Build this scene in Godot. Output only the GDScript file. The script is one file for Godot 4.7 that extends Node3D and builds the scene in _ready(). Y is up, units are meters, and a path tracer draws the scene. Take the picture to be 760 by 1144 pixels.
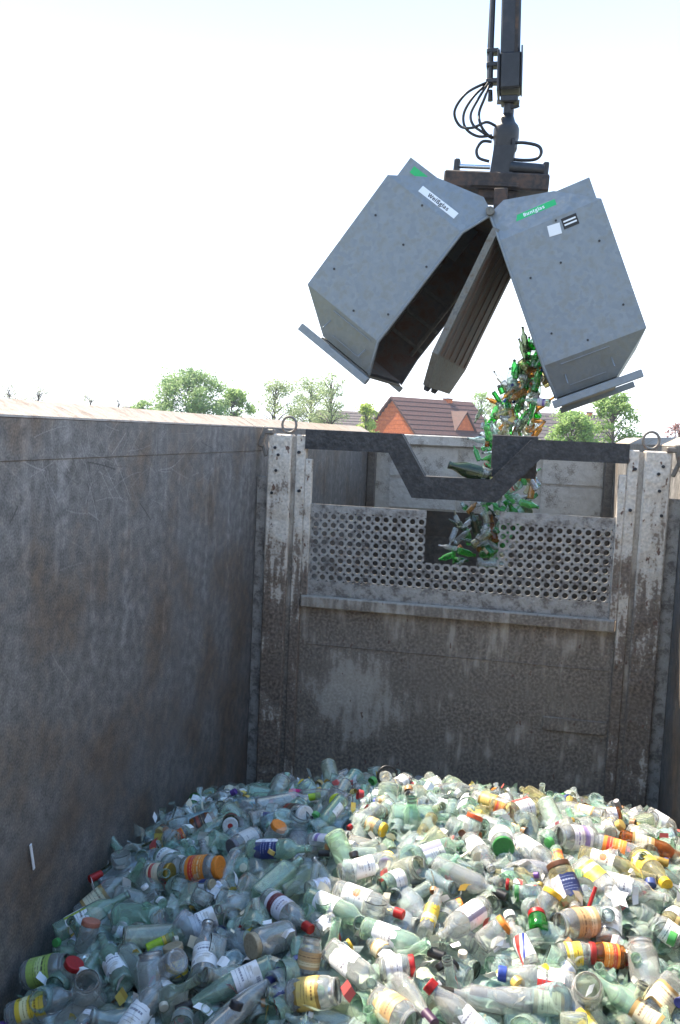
extends Node3D

var rng := RandomNumberGenerator.new()
var M := {}          # materials
var GL := {}         # glass materials
var LB := {}         # label materials
var CP := {}         # cap materials
var KN := {}         # bottle kinds: meshes
var taken := {}
var camera: Camera3D

# ------------------------------------------------------------------ helpers
func numbered(called: String) -> String:
	if not taken.has(called):
		taken[called] = 0
		return called
	taken[called] += 1
	return "%s_%03d" % [called, taken[called]]

func tag(o: Node, label: String, category := "", group := "", kind := "") -> void:
	if label != "": o.set_meta("label", label)
	if category != "": o.set_meta("category", category)
	if group != "": o.set_meta("group", group)
	if kind != "": o.set_meta("kind", kind)

func base(called: String, at: Vector3, label: String, category: String, group := "", kind := "") -> Node3D:
	var o := Node3D.new()
	o.name = numbered(called)
	add_child(o)
	o.position = at
	tag(o, label, category, group, kind)
	return o

func mi(mesh: Mesh, called: String, mat: Material, parent: Node, x := Transform3D()) -> MeshInstance3D:
	var o := MeshInstance3D.new()
	o.mesh = mesh
	o.name = called if parent != self else numbered(called)
	o.transform = x
	if mat: o.material_override = mat
	parent.add_child(o, true)
	return o

func ST() -> SurfaceTool:
	var st := SurfaceTool.new()
	st.begin(Mesh.PRIMITIVE_TRIANGLES)
	return st

func build(st: SurfaceTool, called: String, mat: Material, parent: Node, x := Transform3D()) -> MeshInstance3D:
	return mi(st.commit(), called, mat, parent, x)

func tri(st: SurfaceTool, a: Vector3, b: Vector3, c: Vector3) -> void:
	var n := (b - a).cross(c - a).normalized()
	for v in [a, c, b]:
		st.set_normal(n); st.set_uv(Vector2.ZERO); st.add_vertex(v)

func quad(st: SurfaceTool, a: Vector3, b: Vector3, c: Vector3, d: Vector3) -> void:
	var n := (c - a).cross(d - b).normalized()
	var uv := [Vector2(0, 1), Vector2(1, 1), Vector2(1, 0), Vector2(0, 0)]
	var p := [a, b, c, d]
	for i in [0, 2, 1, 0, 3, 2]:
		st.set_normal(n); st.set_uv(uv[i]); st.add_vertex(p[i])

# box with chamfered edges; c = centre, s = size
func bx(st: SurfaceTool, c: Vector3, s: Vector3, ch := 0.0, B := Basis()) -> void:
	var h := s * 0.5
	ch = minf(ch, minf(h.x, minf(h.y, h.z)) * 0.9)
	if ch <= 0.0:
		for f in [[Vector3.RIGHT, Vector3.UP, Vector3.BACK], [Vector3.LEFT, Vector3.UP, Vector3.FORWARD], [Vector3.UP, Vector3.BACK, Vector3.RIGHT], [Vector3.DOWN, Vector3.FORWARD, Vector3.RIGHT], [Vector3.BACK, Vector3.UP, Vector3.LEFT], [Vector3.FORWARD, Vector3.UP, Vector3.RIGHT]]:
			var n: Vector3 = f[0]; var u: Vector3 = f[1]; var w: Vector3 = n.cross(u)
			quad(st, c + B * ((n - u - w) * h), c + B * ((n + u - w) * h), c + B * ((n + u + w) * h), c + B * ((n - u + w) * h))
		return
	var P := func(sx, sy, sz, ax): # corner point on the face of axis ax
		var v := Vector3(sx * h.x, sy * h.y, sz * h.z)
		if ax != 0: v.x -= sx * ch
		if ax != 1: v.y -= sy * ch
		if ax != 2: v.z -= sz * ch
		return c + B * v
	for s1 in [-1, 1]:
		_face(st, P.call(s1, -1, -1, 0), P.call(s1, 1, -1, 0), P.call(s1, 1, 1, 0), P.call(s1, -1, 1, 0), c)
		_face(st, P.call(-1, s1, -1, 1), P.call(1, s1, -1, 1), P.call(1, s1, 1, 1), P.call(-1, s1, 1, 1), c)
		_face(st, P.call(-1, -1, s1, 2), P.call(1, -1, s1, 2), P.call(1, 1, s1, 2), P.call(-1, 1, s1, 2), c)
		for s2 in [-1, 1]:
			_face(st, P.call(s1, s2, -1, 0), P.call(s1, s2, 1, 0), P.call(s1, s2, 1, 1), P.call(s1, s2, -1, 1), c)
			_face(st, P.call(s1, -1, s2, 0), P.call(s1, 1, s2, 0), P.call(s1, 1, s2, 2), P.call(s1, -1, s2, 2), c)
			_face(st, P.call(-1, s1, s2, 1), P.call(1, s1, s2, 1), P.call(1, s1, s2, 2), P.call(-1, s1, s2, 2), c)
			for s3 in [-1, 1]:
				var a: Vector3 = P.call(s1, s2, s3, 0); var b: Vector3 = P.call(s1, s2, s3, 1); var d: Vector3 = P.call(s1, s2, s3, 2)
				if (b - a).cross(d - a).dot(a - c) > 0: tri(st, a, b, d)
				else: tri(st, a, d, b)

func _face(st, a: Vector3, b: Vector3, c: Vector3, d: Vector3, mid: Vector3) -> void:
	if (c - a).cross(d - b).dot((a + c) * 0.5 - mid) > 0: quad(st, a, b, c, d)
	else: quad(st, d, c, b, a)

# extrude a 2-D polygon (counter-clockwise seen from +z) between two depths
func prism(st: SurfaceTool, pts: PackedVector2Array, z0: float, z1: float, X := Transform3D()) -> void:
	var idx := Geometry2D.triangulate_polygon(pts)
	var zf := maxf(z0, z1); var zb := minf(z0, z1)
	var ccw := not Geometry2D.is_polygon_clockwise(pts)
	for i in range(0, idx.size(), 3):
		var a := pts[idx[i]]; var b := pts[idx[i + 1]]; var c := pts[idx[i + 2]]
		if (b - a).cross(c - a) < 0:
			var t := b; b = c; c = t
		tri(st, X * Vector3(a.x, a.y, zf), X * Vector3(b.x, b.y, zf), X * Vector3(c.x, c.y, zf))
		tri(st, X * Vector3(a.x, a.y, zb), X * Vector3(c.x, c.y, zb), X * Vector3(b.x, b.y, zb))
	var area := 0.0
	for i in pts.size(): area += pts[i].cross(pts[(i + 1) % pts.size()])
	for i in pts.size():
		var a := pts[i]; var b := pts[(i + 1) % pts.size()]
		if area < 0:
			var t := a; a = b; b = t
		quad(st, X * Vector3(a.x, a.y, zb), X * Vector3(b.x, b.y, zb), X * Vector3(b.x, b.y, zf), X * Vector3(a.x, a.y, zf))

# tube through points with radius (or radii)
func tube(st: SurfaceTool, path: Array, rad, seg := 10, closed := false) -> void:
	var n := path.size()
	var rings := []
	var last_u := Vector3.ZERO
	for i in n:
		var t: Vector3
		if closed: t = (path[(i + 1) % n] - path[(i - 1 + n) % n]).normalized()
		elif i == 0: t = (path[1] - path[0]).normalized()
		elif i == n - 1: t = (path[n - 1] - path[n - 2]).normalized()
		else: t = (path[i + 1] - path[i - 1]).normalized()
		var u := last_u
		if u == Vector3.ZERO: u = Vector3.UP if absf(t.y) < 0.9 else Vector3.RIGHT
		u = (u - t * u.dot(t)).normalized()
		last_u = u
		var v := t.cross(u)
		var r: float = rad[i] if rad is Array else rad
		var ring := []
		for k in seg:
			var a := TAU * k / seg
			ring.append([path[i] + (u * cos(a) + v * sin(a)) * r, u * cos(a) + v * sin(a)])
		rings.append(ring)
	var m := n if closed else n - 1
	for i in m:
		var A: Array = rings[i]; var Bq: Array = rings[(i + 1) % n]
		for k in seg:
			var k2 := (k + 1) % seg
			for q in [A[k], Bq[k2], A[k2], A[k], Bq[k], Bq[k2]]:
				st.set_normal(q[1]); st.set_uv(Vector2.ZERO); st.add_vertex(q[0])
	if not closed:
		for e in [0, n - 1]:
			var tt: Vector3 = (path[1] - path[0]).normalized() * -1.0 if e == 0 else (path[n - 1] - path[n - 2]).normalized()
			for k in seg:
				var a: Vector3 = rings[e][k][0]; var b: Vector3 = rings[e][(k + 1) % seg][0]
				if (a - path[e]).cross(b - path[e]).dot(tt) > 0: tri(st, path[e], a, b)
				else: tri(st, path[e], b, a)

func spline(pts: Array, steps := 6) -> Array:
	var out := []
	for i in pts.size() - 1:
		var p0: Vector3 = pts[maxi(i - 1, 0)]; var p1: Vector3 = pts[i]; var p2: Vector3 = pts[i + 1]; var p3: Vector3 = pts[mini(i + 2, pts.size() - 1)]
		for s in steps: out.append(p1.cubic_interpolate(p2, p0, p3, float(s) / steps))
	out.append(pts[pts.size() - 1])
	return out

# surface of revolution (or superelliptic section) round y from a profile of [r, y]
func lathe(prof: Array, seg := 20, power := 2.0, flat := 1.0) -> ArrayMesh:
	var st := ST()
	var n := prof.size()
	var P := []
	for i in n:
		var row := []
		for k in seg:
			var a := TAU * k / seg
			var f := 1.0
			if power > 2.0 and prof[i].size() < 3: f = 0.93 / pow(pow(absf(cos(a)), power) + pow(absf(sin(a)), power), 1.0 / power)
			row.append(Vector3(cos(a) * prof[i][0] * f, prof[i][1], sin(a) * prof[i][0] * f * (flat if prof[i].size() < 3 else 1.0)))
		P.append(row)
	var N := []
	for i in n:
		var row := []
		for k in seg:
			var du: Vector3 = P[i][(k + 1) % seg] - P[i][(k - 1 + seg) % seg]
			var dv: Vector3 = P[mini(i + 1, n - 1)][k] - P[maxi(i - 1, 0)][k]
			var nn := dv.cross(du)
			row.append(nn.normalized() if nn.length() > 1e-12 else Vector3(0, -1 if i < n / 2 else 1, 0))
		N.append(row)
	for i in n - 1:
		for k in seg:
			var k2 := (k + 1) % seg
			for q in [[i, k], [i, k2], [i + 1, k2], [i, k], [i + 1, k2], [i + 1, k]]:
				st.set_normal(N[q[0]][q[1]]); st.set_uv(Vector2(float(q[1]) / seg, float(q[0]) / n)); st.add_vertex(P[q[0]][q[1]])
	return st.commit()

# curved paper: an arc of a band round y
func band(r: float, y0: float, y1: float, arc: float, seg := 14, power := 2.0, flat := 1.0) -> ArrayMesh:
	var st := ST()
	for k in seg:
		var q := []
		for e in [[k, y0], [k + 1, y0], [k + 1, y1], [k, y1]]:
			var a: float = -arc * 0.5 + arc * e[0] / seg
			var f := 1.0
			if power > 2.0: f = 0.93 / pow(pow(absf(cos(a)), power) + pow(absf(sin(a)), power), 1.0 / power)
			q.append([Vector3(cos(a) * r * f, e[1], sin(a) * r * f * flat), Vector3(cos(a), 0, sin(a)), Vector2(1.0 - float(e[0]) / seg, 1.0 - (e[1] - y0) / (y1 - y0))])
		for i in [0, 1, 2, 0, 2, 3]:
			st.set_normal(q[i][1]); st.set_uv(q[i][2]); st.add_vertex(q[i][0])
	return st.commit()

# a label with ragged, half peeled edges
func torn_band(r: float, y0: float, y1: float, arc: float, seg: int, power: float, flat: float) -> ArrayMesh:
	var st := ST()
	var lo := []; var hi := []
	for k in seg + 1:
		lo.append(y0 + (y1 - y0) * (0.13 * absf(rng.randfn()) * (1.0 if rng.randf() < 0.45 else 0.15)))
		hi.append(y1 - (y1 - y0) * (0.13 * absf(rng.randfn()) * (1.0 if rng.randf() < 0.45 else 0.15)))
		if hi[k] < lo[k] + 0.012: hi[k] = lo[k] + 0.012
	for k in seg:
		var q := []
		for e in [[k, lo[k]], [k + 1, lo[k + 1]], [k + 1, hi[k + 1]], [k, hi[k]]]:
			var a: float = -arc * 0.5 + arc * e[0] / seg
			var f := 1.0
			if power > 2.0: f = 0.93 / pow(pow(absf(cos(a)), power) + pow(absf(sin(a)), power), 1.0 / power)
			q.append([Vector3(cos(a) * r * f, e[1], sin(a) * r * f * flat), Vector3(cos(a), 0, sin(a)), Vector2(1.0 - float(e[0]) / seg, 1.0 - (e[1] - y0) / (y1 - y0))])
		for i in [0, 1, 2, 0, 2, 3]:
			st.set_normal(q[i][1]); st.set_uv(q[i][2]); st.add_vertex(q[i][0])
	return st.commit()

# ------------------------------------------------------------------ textures
func noise_bytes(w: int, h: int, freq: float, seed_: int, oct := 4, type := FastNoiseLite.TYPE_SIMPLEX_SMOOTH, sx := 1, sy := 1) -> PackedByteArray:
	var f := FastNoiseLite.new()
	f.seed = seed_
	f.noise_type = type
	f.frequency = freq
	f.fractal_octaves = oct
	if type == FastNoiseLite.TYPE_CELLULAR:
		f.cellular_return_type = FastNoiseLite.RETURN_CELL_VALUE
		f.fractal_type = FastNoiseLite.FRACTAL_NONE
	var im := f.get_seamless_image(w / sx, h / sy, false, false, 0.12)
	im.convert(Image.FORMAT_L8)
	if sx > 1 or sy > 1: im.resize(w, h, Image.INTERPOLATE_CUBIC)
	return im.get_data()

func tex(im: Image) -> ImageTexture:
	im.generate_mipmaps()
	return ImageTexture.create_from_image(im)

func normal_tex(freq: float, seed_: int, strength: float, size := 512) -> ImageTexture:
	var d := noise_bytes(size, size, freq, seed_, 5)
	var im := Image.create_from_data(size, size, false, Image.FORMAT_L8, d)
	im.convert(Image.FORMAT_RGBA8)
	im.bump_map_to_normal_map(strength)
	return tex(im)

func ss(a: float, b: float, x: float) -> float:
	var t := clampf((x - a) / (b - a), 0.0, 1.0)
	return t * t * (3.0 - 2.0 * t)

func rgb_image(w: int, h: int, d: PackedByteArray) -> Image:
	return Image.create_from_data(w, h, false, Image.FORMAT_RGB8, d)

func line_px(im: Image, a: Vector2, b: Vector2, c: Color, k: float) -> void:
	var n := int(a.distance_to(b)) + 1
	for i in n:
		var p := a.lerp(b, float(i) / n)
		var x := posmod(int(p.x), im.get_width()); var y := clampi(int(p.y), 0, im.get_height() - 1)
		im.set_pixel(x, y, im.get_pixel(x, y).lerp(c, k))

# old white paint with peeling, rust and splashed dirt (1 px = 2.5 mm)
func gate_image(paint: Vector3, grime: Vector3, chips: float, soft: float, seed_: int) -> Image:
	var S := 1024
	var big := noise_bytes(S, S, 0.010, seed_ + 1, 6)
	var fine := noise_bytes(S, S, 0.11, seed_ + 2, 4)
	var str_ := noise_bytes(S, S, 0.05, seed_ + 3, 5, FastNoiseLite.TYPE_SIMPLEX_SMOOTH, 1, 6)
	var chip := noise_bytes(S, S, 0.05, seed_ + 4, 4, FastNoiseLite.TYPE_SIMPLEX_SMOOTH, 1, 2)
	var out := PackedByteArray(); out.resize(S * S * 3)
	for j in S:
		var y := 2.6 * (1.0 - float(j) / S)
		var row_th := 0.70 if y > 2.3 else lerpf(0.66, 0.35, clampf((2.3 - y) / 1.0, 0, 1))
		for i in S:
			var k := j * S + i
			var th := row_th
			var f := fine[k] / 255.0
			var dm := big[k] / 255.0 * 0.36 + f * 0.30 + str_[k] / 255.0 * 0.34
			if y > 0.75 and y < 1.45: # the plate is rubbed bare in one round spot
				th += 0.26 * ss(0.36, 0.10, Vector2(i / 1024.0 * 2.6 - 1.586 + 0.56, y - 1.02).length() + (f - 0.5) * 0.12)
			var dirt := ss(th - soft, th + soft, dm) * 0.92
			var v := 0.88 + 0.24 * (f - 0.5)
			var r := paint.x * v; var g := paint.y * v; var b := paint.z * v
			var q := 0.55 + f * 0.7
			r = lerpf(r, grime.x * q, dirt); g = lerpf(g, grime.y * q, dirt); b = lerpf(b, grime.z * q, dirt)
			var c := chip[k] / 255.0
			if c > chips:
				var e := ss(chips, chips + 0.03, c)
				r = lerpf(r, 84.0 + 44.0 * f, e); g = lerpf(g, 66.0 + 34.0 * f, e); b = lerpf(b, 58.0 + 28.0 * f, e)
			out[k * 3] = clampi(int(r), 0, 255); out[k * 3 + 1] = clampi(int(g), 0, 255); out[k * 3 + 2] = clampi(int(b), 0, 255)
	return rgb_image(S, S, out)

# scraped grey steel with vertical runs, brown dust and scratches
func wall_image() -> Image:
	var S := 1024
	var big := noise_bytes(S, S, 0.005, 21, 5)
	var fine := noise_bytes(S, S, 0.035, 22, 5)
	var runs := noise_bytes(S, S, 0.02, 23, 5, FastNoiseLite.TYPE_SIMPLEX_SMOOTH, 1, 16)
	var chalk := noise_bytes(S, S, 0.016, 24, 5, FastNoiseLite.TYPE_SIMPLEX_SMOOTH, 1, 12)
	var grit := noise_bytes(S, S, 0.25, 25, 2)
	var out := PackedByteArray(); out.resize(S * S * 3)
	for j in S:
		var y := 2.6 * (1.0 - float(j) / S)
		for i in S:
			var k := j * S + i
			var f := fine[k] / 255.0
			var u := runs[k] / 255.0
			var v := 0.80 + 0.34 * (f - 0.5) + 0.05 * (u - 0.5) + 0.40 * (grit[k] / 255.0 - 0.5)
			var r := 145.0 * v; var g := 141.0 * v; var b := 136.0 * v
			var bm := ss(0.30, 0.80, big[k] / 255.0 * 0.7 + f * 0.3 + clampf(1.1 - y, -0.4, 0.6) * 0.18)
			r = lerpf(r, 134.0 * v, bm); g = lerpf(g, 117.0 * v, bm); b = lerpf(b, 101.0 * v, bm)
			var ch := ss(0.58, 0.78, chalk[k] / 255.0) * ss(1.5, 2.3, y + (f - 0.5)) * (0.02 + 0.32 * f)
			r = lerpf(r, 196.0, ch); g = lerpf(g, 192.0, ch); b = lerpf(b, 188.0, ch)
			out[k * 3] = clampi(int(r), 0, 255); out[k * 3 + 1] = clampi(int(g), 0, 255); out[k * 3 + 2] = clampi(int(b), 0, 255)
	var im := rgb_image(S, S, out)
	for n in 210:
		var top := n < 160
		var p := Vector2(rng.randf() * S, (rng.randf_range(18, 150) if top else rng.randf_range(60, 900)))
		var a := rng.randf_range(-0.9, 0.9) + (PI / 2 if rng.randf() < 0.4 else 0.0)
		var bend := rng.randf_range(-0.03, 0.03)
		var c := Color(0.68, 0.66, 0.64) if rng.randf() < 0.8 else Color(0.2, 0.19, 0.18)
		var k := rng.randf_range(0.12, 0.60) * (1.0 if top else 0.45)
		var wide := 2 if rng.randf() < 0.25 else 1
		for s in rng.randi_range(4, 14):
			var q := p + Vector2.from_angle(a) * 7.0
			for w in wide: line_px(im, p + Vector2(0, w), q + Vector2(0, w), c, k)
			p = q; a += bend
	return im

func speckle(S: int, a: Color, b: Color, freq: float, seed_: int, cell := false, c := Color(), amount := 0.0) -> ImageTexture:
	var n1 := noise_bytes(S, S, freq, seed_, 4, FastNoiseLite.TYPE_CELLULAR if cell else FastNoiseLite.TYPE_SIMPLEX_SMOOTH)
	var n2 := noise_bytes(S, S, freq * 0.25, seed_ + 1, 4)
	var n3 := noise_bytes(S, S, minf(0.3, freq * 6.0), seed_ + 2, 3)
	var out := PackedByteArray(); out.resize(S * S * 3)
	for k in S * S:
		var t := n1[k] / 255.0 * 0.40 + n2[k] / 255.0 * 0.42 + n3[k] / 255.0 * 0.18
		var e := a.lerp(b, ss(0.25, 0.75, t))
		if amount > 0.0: e = e.lerp(c, 0.8 * ss(1.0 - amount - 0.14, 1.0 - amount + 0.16, n2[k] / 255.0 * 0.45 + n1[k] / 255.0 * 0.25 + n3[k] / 255.0 * 0.30))
		out[k * 3] = int(e.r * 255); out[k * 3 + 1] = int(e.g * 255); out[k * 3 + 2] = int(e.b * 255)
	return tex(rgb_image(S, S, out))

func std(col: Color, rough := 0.8, metal := 0.0) -> StandardMaterial3D:
	var m := StandardMaterial3D.new()
	m.albedo_color = col
	m.roughness = rough
	m.metallic = metal
	return m

func tri_mat(t: Texture2D, scale: float, col := Color.WHITE, rough := 0.8, metal := 0.0, off := Vector3.ZERO, world := true) -> StandardMaterial3D:
	var m := std(col, rough, metal)
	m.albedo_texture = t
	m.uv1_triplanar = true
	m.uv1_world_triplanar = world
	m.uv1_scale = Vector3.ONE * scale
	m.uv1_offset = off
	m.uv1_triplanar_sharpness = 4.0
	return m

func bumpy(m: StandardMaterial3D, n: Texture2D, k: float) -> StandardMaterial3D:
	m.normal_enabled = true
	m.normal_texture = n
	m.normal_scale = k
	return m

# printed paper labels
func label_tex(bg: Color, ink: Color, accent: Color, style: int) -> StandardMaterial3D:
	var w := 128; var h := 96
	var im := Image.create(w, h, false, Image.FORMAT_RGB8)
	im.fill(bg)
	if style == 1:   # side stripe
		im.fill_rect(Rect2i(40, 0, 16, h), accent)
	elif style == 2: # emblem
		for y in range(26, 62):
			for x in range(46, 82):
				if Vector2(x - 64, (y - 44) * 1.1).length() < 16 and (x + y) % 7 != 0: im.set_pixel(x, y, accent)
	elif style == 3: # bands at both ends
		im.fill_rect(Rect2i(0, 0, w, 14), accent); im.fill_rect(Rect2i(0, h - 12, w, 12), accent)
	elif style == 4: # two halves
		im.fill_rect(Rect2i(0, 0, 52, h), accent)
	elif style == 5: # slanted stripes
		for y in h:
			for x in w:
				var t := posmod(x + y / 2, 128)
				if t > 36 and t < 62: im.set_pixel(x, y, accent)
				elif t > 74 and t < 88: im.set_pixel(x, y, ink)
	elif style == 6: # one broad band
		im.fill_rect(Rect2i(0, 54, w, 26), accent)
	if style != 5:
		var y := 10 + rng.randi_range(0, 8)
		for i in 5:
			var big := i == 1
			var lw := rng.randi_range(30, 88)
			var x := (w - lw) / 2
			while x < (w + lw) / 2:
				var cw := rng.randi_range(2, 6) if not big else rng.randi_range(5, 9)
				im.fill_rect(Rect2i(x, y, cw, 2 if not big else 7), ink.lerp(bg, 0.3))
				x += cw + 2
			y += 11 if not big else 19
		if style == 0 or style == 6:
			for i in 9: im.fill_rect(Rect2i(8 + i * 3, h - 22, 1 + i % 2, 14), ink)
	for b in 7: # stains and rubbed spots
		var o := Vector2(rng.randf() * w, rng.randf() * h); var rr := rng.randf_range(5, 22)
		var sc := Color(0.62, 0.55, 0.44) if b % 2 == 0 else bg.lightened(0.15)
		for y in range(maxi(0, int(o.y - rr)), mini(h, int(o.y + rr))):
			for x in range(maxi(0, int(o.x - rr)), mini(w, int(o.x + rr))):
				if Vector2(x, y).distance_to(o) < rr * rng.randf_range(0.55, 1.0): im.set_pixel(x, y, im.get_pixel(x, y).lerp(sc, 0.3))
	for i in 900:
		var x := rng.randi_range(0, w - 1); var y := rng.randi_range(0, h - 1)
		im.set_pixel(x, y, im.get_pixel(x, y).lerp(Color(0.45, 0.4, 0.33), rng.randf_range(0.05, 0.35)))
	var m := std(Color.WHITE, 0.55)
	m.albedo_texture = tex(im)
	return m

func clear_glass(col: Color, a := 0.0) -> StandardMaterial3D:
	var m := std(Color(col.r, col.g, col.b, a), 0.02)
	m.refraction_enabled = true
	m.refraction_scale = 0.05
	return m

func glass(col: Color, a: float, rough := 0.04) -> StandardMaterial3D:
	var m := std(Color(col.r, col.g, col.b, a), rough)
	m.transparency = BaseMaterial3D.TRANSPARENCY_ALPHA
	m.metallic_specular = 0.5
	return m

# ------------------------------------------------------------------ the glass heap
const ZT := [-0.3, 0.0, 0.5, 1.0, 1.5, 2.0, 2.5, 3.0, 3.6, 5.6]
const HT := [0.32, 0.42, 0.70, 0.93, 1.04, 1.05, 0.95, 0.80, 0.65, 0.55]
func heap_h(x: float, z: float) -> float:
	var h: float = HT[HT.size() - 1]
	for i in ZT.size() - 1:
		if z <= ZT[i + 1]:
			h = lerpf(HT[i], HT[i + 1], clampf((z - ZT[i]) / (ZT[i + 1] - ZT[i]), 0, 1)); break
	return h - 0.23 * pow(clampf((-x - 0.1) / 1.07, 0, 1), 1.5) - 0.1 * pow(clampf((x - 0.6) / 0.575, 0, 1), 2.0)

func make_kinds() -> void:
	# profile [r, y, (round)], radius, height, label band y0 y1, cap: radius, y0, y1, rounded power, flatness
	var D := {
		"wine": {"p": [[0.0, 0.022], [0.016, 0.016], [0.028, 0.004], [0.033, 0.0], [0.0365, 0.004], [0.0378, 0.014], [0.0378, 0.17], [0.036, 0.188], [0.029, 0.205], [0.019, 0.219], [0.0152, 0.235], [0.014, 0.287], [0.0158, 0.288], [0.0158, 0.299], [0.0128, 0.3], [0.0118, 0.28]], "r": 0.0378, "h": 0.30, "l": [0.045, 0.135], "c": [0.0166, 0.245, 0.303]},
		"slim": {"p": [[0.0, 0.018], [0.018, 0.01], [0.03, 0.001], [0.036, 0.002], [0.0382, 0.012], [0.0382, 0.15], [0.0365, 0.175], [0.031, 0.21], [0.0225, 0.245], [0.016, 0.272], [0.0138, 0.30], [0.0138, 0.318], [0.0157, 0.319], [0.0157, 0.33], [0.0127, 0.331], [0.0115, 0.31]], "r": 0.0382, "h": 0.33, "l": [0.045, 0.135], "c": [0.0166, 0.278, 0.334]},
		"spirit": {"p": [[0.0, 0.012], [0.024, 0.006], [0.036, 0.0], [0.0405, 0.004], [0.0418, 0.015], [0.0418, 0.165], [0.040, 0.182], [0.033, 0.196], [0.021, 0.206], [0.0165, 0.218], [0.0155, 0.25], [0.0175, 0.252], [0.0175, 0.258], [0.0145, 0.26], [0.0145, 0.27], [0.012, 0.27], [0.012, 0.25]], "r": 0.0418, "h": 0.27, "l": [0.04, 0.14], "c": [0.0178, 0.238, 0.274]},
		"square": {"p": [[0.0, 0.010], [0.024, 0.006], [0.036, 0.0], [0.041, 0.004], [0.0425, 0.015], [0.0425, 0.17], [0.040, 0.184], [0.030, 0.197, 1], [0.018, 0.207, 1], [0.0155, 0.22, 1], [0.0148, 0.245, 1], [0.0168, 0.246, 1], [0.0168, 0.259, 1], [0.0125, 0.26, 1], [0.0125, 0.24, 1]], "r": 0.0425, "h": 0.26, "l": [0.04, 0.135], "c": [0.0178, 0.235, 0.264], "pow": 6.0},
		"flask": {"p": [[0.0, 0.006], [0.03, 0.003], [0.044, 0.0], [0.05, 0.005], [0.0515, 0.015], [0.0515, 0.125], [0.047, 0.142], [0.033, 0.156], [0.018, 0.164, 1], [0.0142, 0.175, 1], [0.0142, 0.186, 1], [0.016, 0.187, 1], [0.016, 0.199, 1], [0.012, 0.2, 1]], "r": 0.0515, "h": 0.20, "l": [0.03, 0.11], "c": [0.0168, 0.182, 0.206], "pow": 3.2, "flat": 0.55},
		"juice": {"p": [[0.0, 0.012], [0.026, 0.005], [0.038, 0.0], [0.0428, 0.006], [0.0435, 0.016], [0.0435, 0.13], [0.0415, 0.15], [0.034, 0.172], [0.026, 0.192], [0.0212, 0.208], [0.0205, 0.226], [0.0222, 0.227], [0.0222, 0.239], [0.018, 0.24], [0.0175, 0.215]], "r": 0.0435, "h": 0.24, "l": [0.035, 0.12], "c": [0.0236, 0.218, 0.245]},
		"jar": {"p": [[0.0, 0.006], [0.022, 0.004], [0.031, 0.0], [0.0365, 0.004], [0.0385, 0.014], [0.0385, 0.08], [0.0365, 0.091], [0.032, 0.098], [0.0315, 0.102], [0.033, 0.103], [0.033, 0.106], [0.0315, 0.107], [0.0315, 0.115], [0.0285, 0.115], [0.0285, 0.095]], "r": 0.0385, "h": 0.115, "l": [0.022, 0.075], "c": [0.0348, 0.1, 0.1185]},
		"bigjar": {"p": [[0.0, 0.01], [0.03, 0.006], [0.042, 0.0], [0.048, 0.005], [0.0505, 0.018], [0.0505, 0.122], [0.048, 0.137], [0.0415, 0.146], [0.040, 0.15], [0.042, 0.151], [0.042, 0.155], [0.040, 0.156], [0.040, 0.165], [0.0365, 0.165], [0.0365, 0.142]], "r": 0.0505, "h": 0.165, "l": [0.03, 0.115], "c": [0.0436, 0.149, 0.169]},
		"baby": {"p": [[0.0, 0.006], [0.02, 0.004], [0.028, 0.0], [0.0325, 0.004], [0.034, 0.012], [0.034, 0.045], [0.032, 0.054], [0.0275, 0.06], [0.0275, 0.064], [0.0288, 0.065], [0.0275, 0.067], [0.0275, 0.075], [0.025, 0.075], [0.025, 0.06]], "r": 0.034, "h": 0.075, "l": [0.012, 0.044], "c": [0.0304, 0.06, 0.078]},
	}
	for k in D:
		var d: Dictionary = D[k]
		var pw: float = d.get("pow", 2.0); var fl: float = d.get("flat", 1.0)
		var wall: Array = d.p.duplicate()
		for i in range(d.p.size() - 3, -1, -1): # the inside of the wall, back down to the base
			var e: Array = d.p[i].duplicate()
			e[0] = maxf(e[0] - 0.003, 0.0); e[1] = maxf(e[1], 0.0) + (0.007 if e[1] < 0.03 else 0.0)
			if e[0] < d.p[d.p.size() - 1][0] * 0.98 and e[1] > d.p[d.p.size() - 1][1]: continue
			wall.append(e)
		d.body = lathe(wall, 28, pw, fl)
		d.low = lathe(wall, 14, pw, fl)
		d.wrap = band(d.r + 0.0006, d.l[0], d.l[1], TAU * 0.97 if "jar" in k else PI * 1.05, 18, pw, fl)
		d.patch = band(d.r + 0.0006, d.l[0] + 0.012, d.l[1] - 0.012, PI * 0.6, 10, pw, fl)
		d.torn = torn_band(d.r + 0.0006, d.l[0], d.l[1], PI * 0.95, 16, pw, fl)
		var c: Array = d.c
		d.cap = lathe([[c[0] * 0.96, c[1]], [c[0], c[1] + 0.0005], [c[0], c[2] - 0.004], [c[0] * 0.98, c[2] - 0.0015], [c[0] * 0.9, c[2]], [c[0] * 0.72, c[2]], [c[0] * 0.66, c[2] - 0.0012], [0.0, c[2] - 0.0012]], 24)
		KN[k] = d

func axis_basis(v: Vector3, spin: float) -> Basis:
	v = v.normalized()
	var u := Vector3.UP if absf(v.y) < 0.95 else Vector3.RIGHT
	u = (u - v * u.dot(v)).normalized()
	return Basis(u, v, u.cross(v)) * Basis(Vector3.UP, spin)

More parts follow.
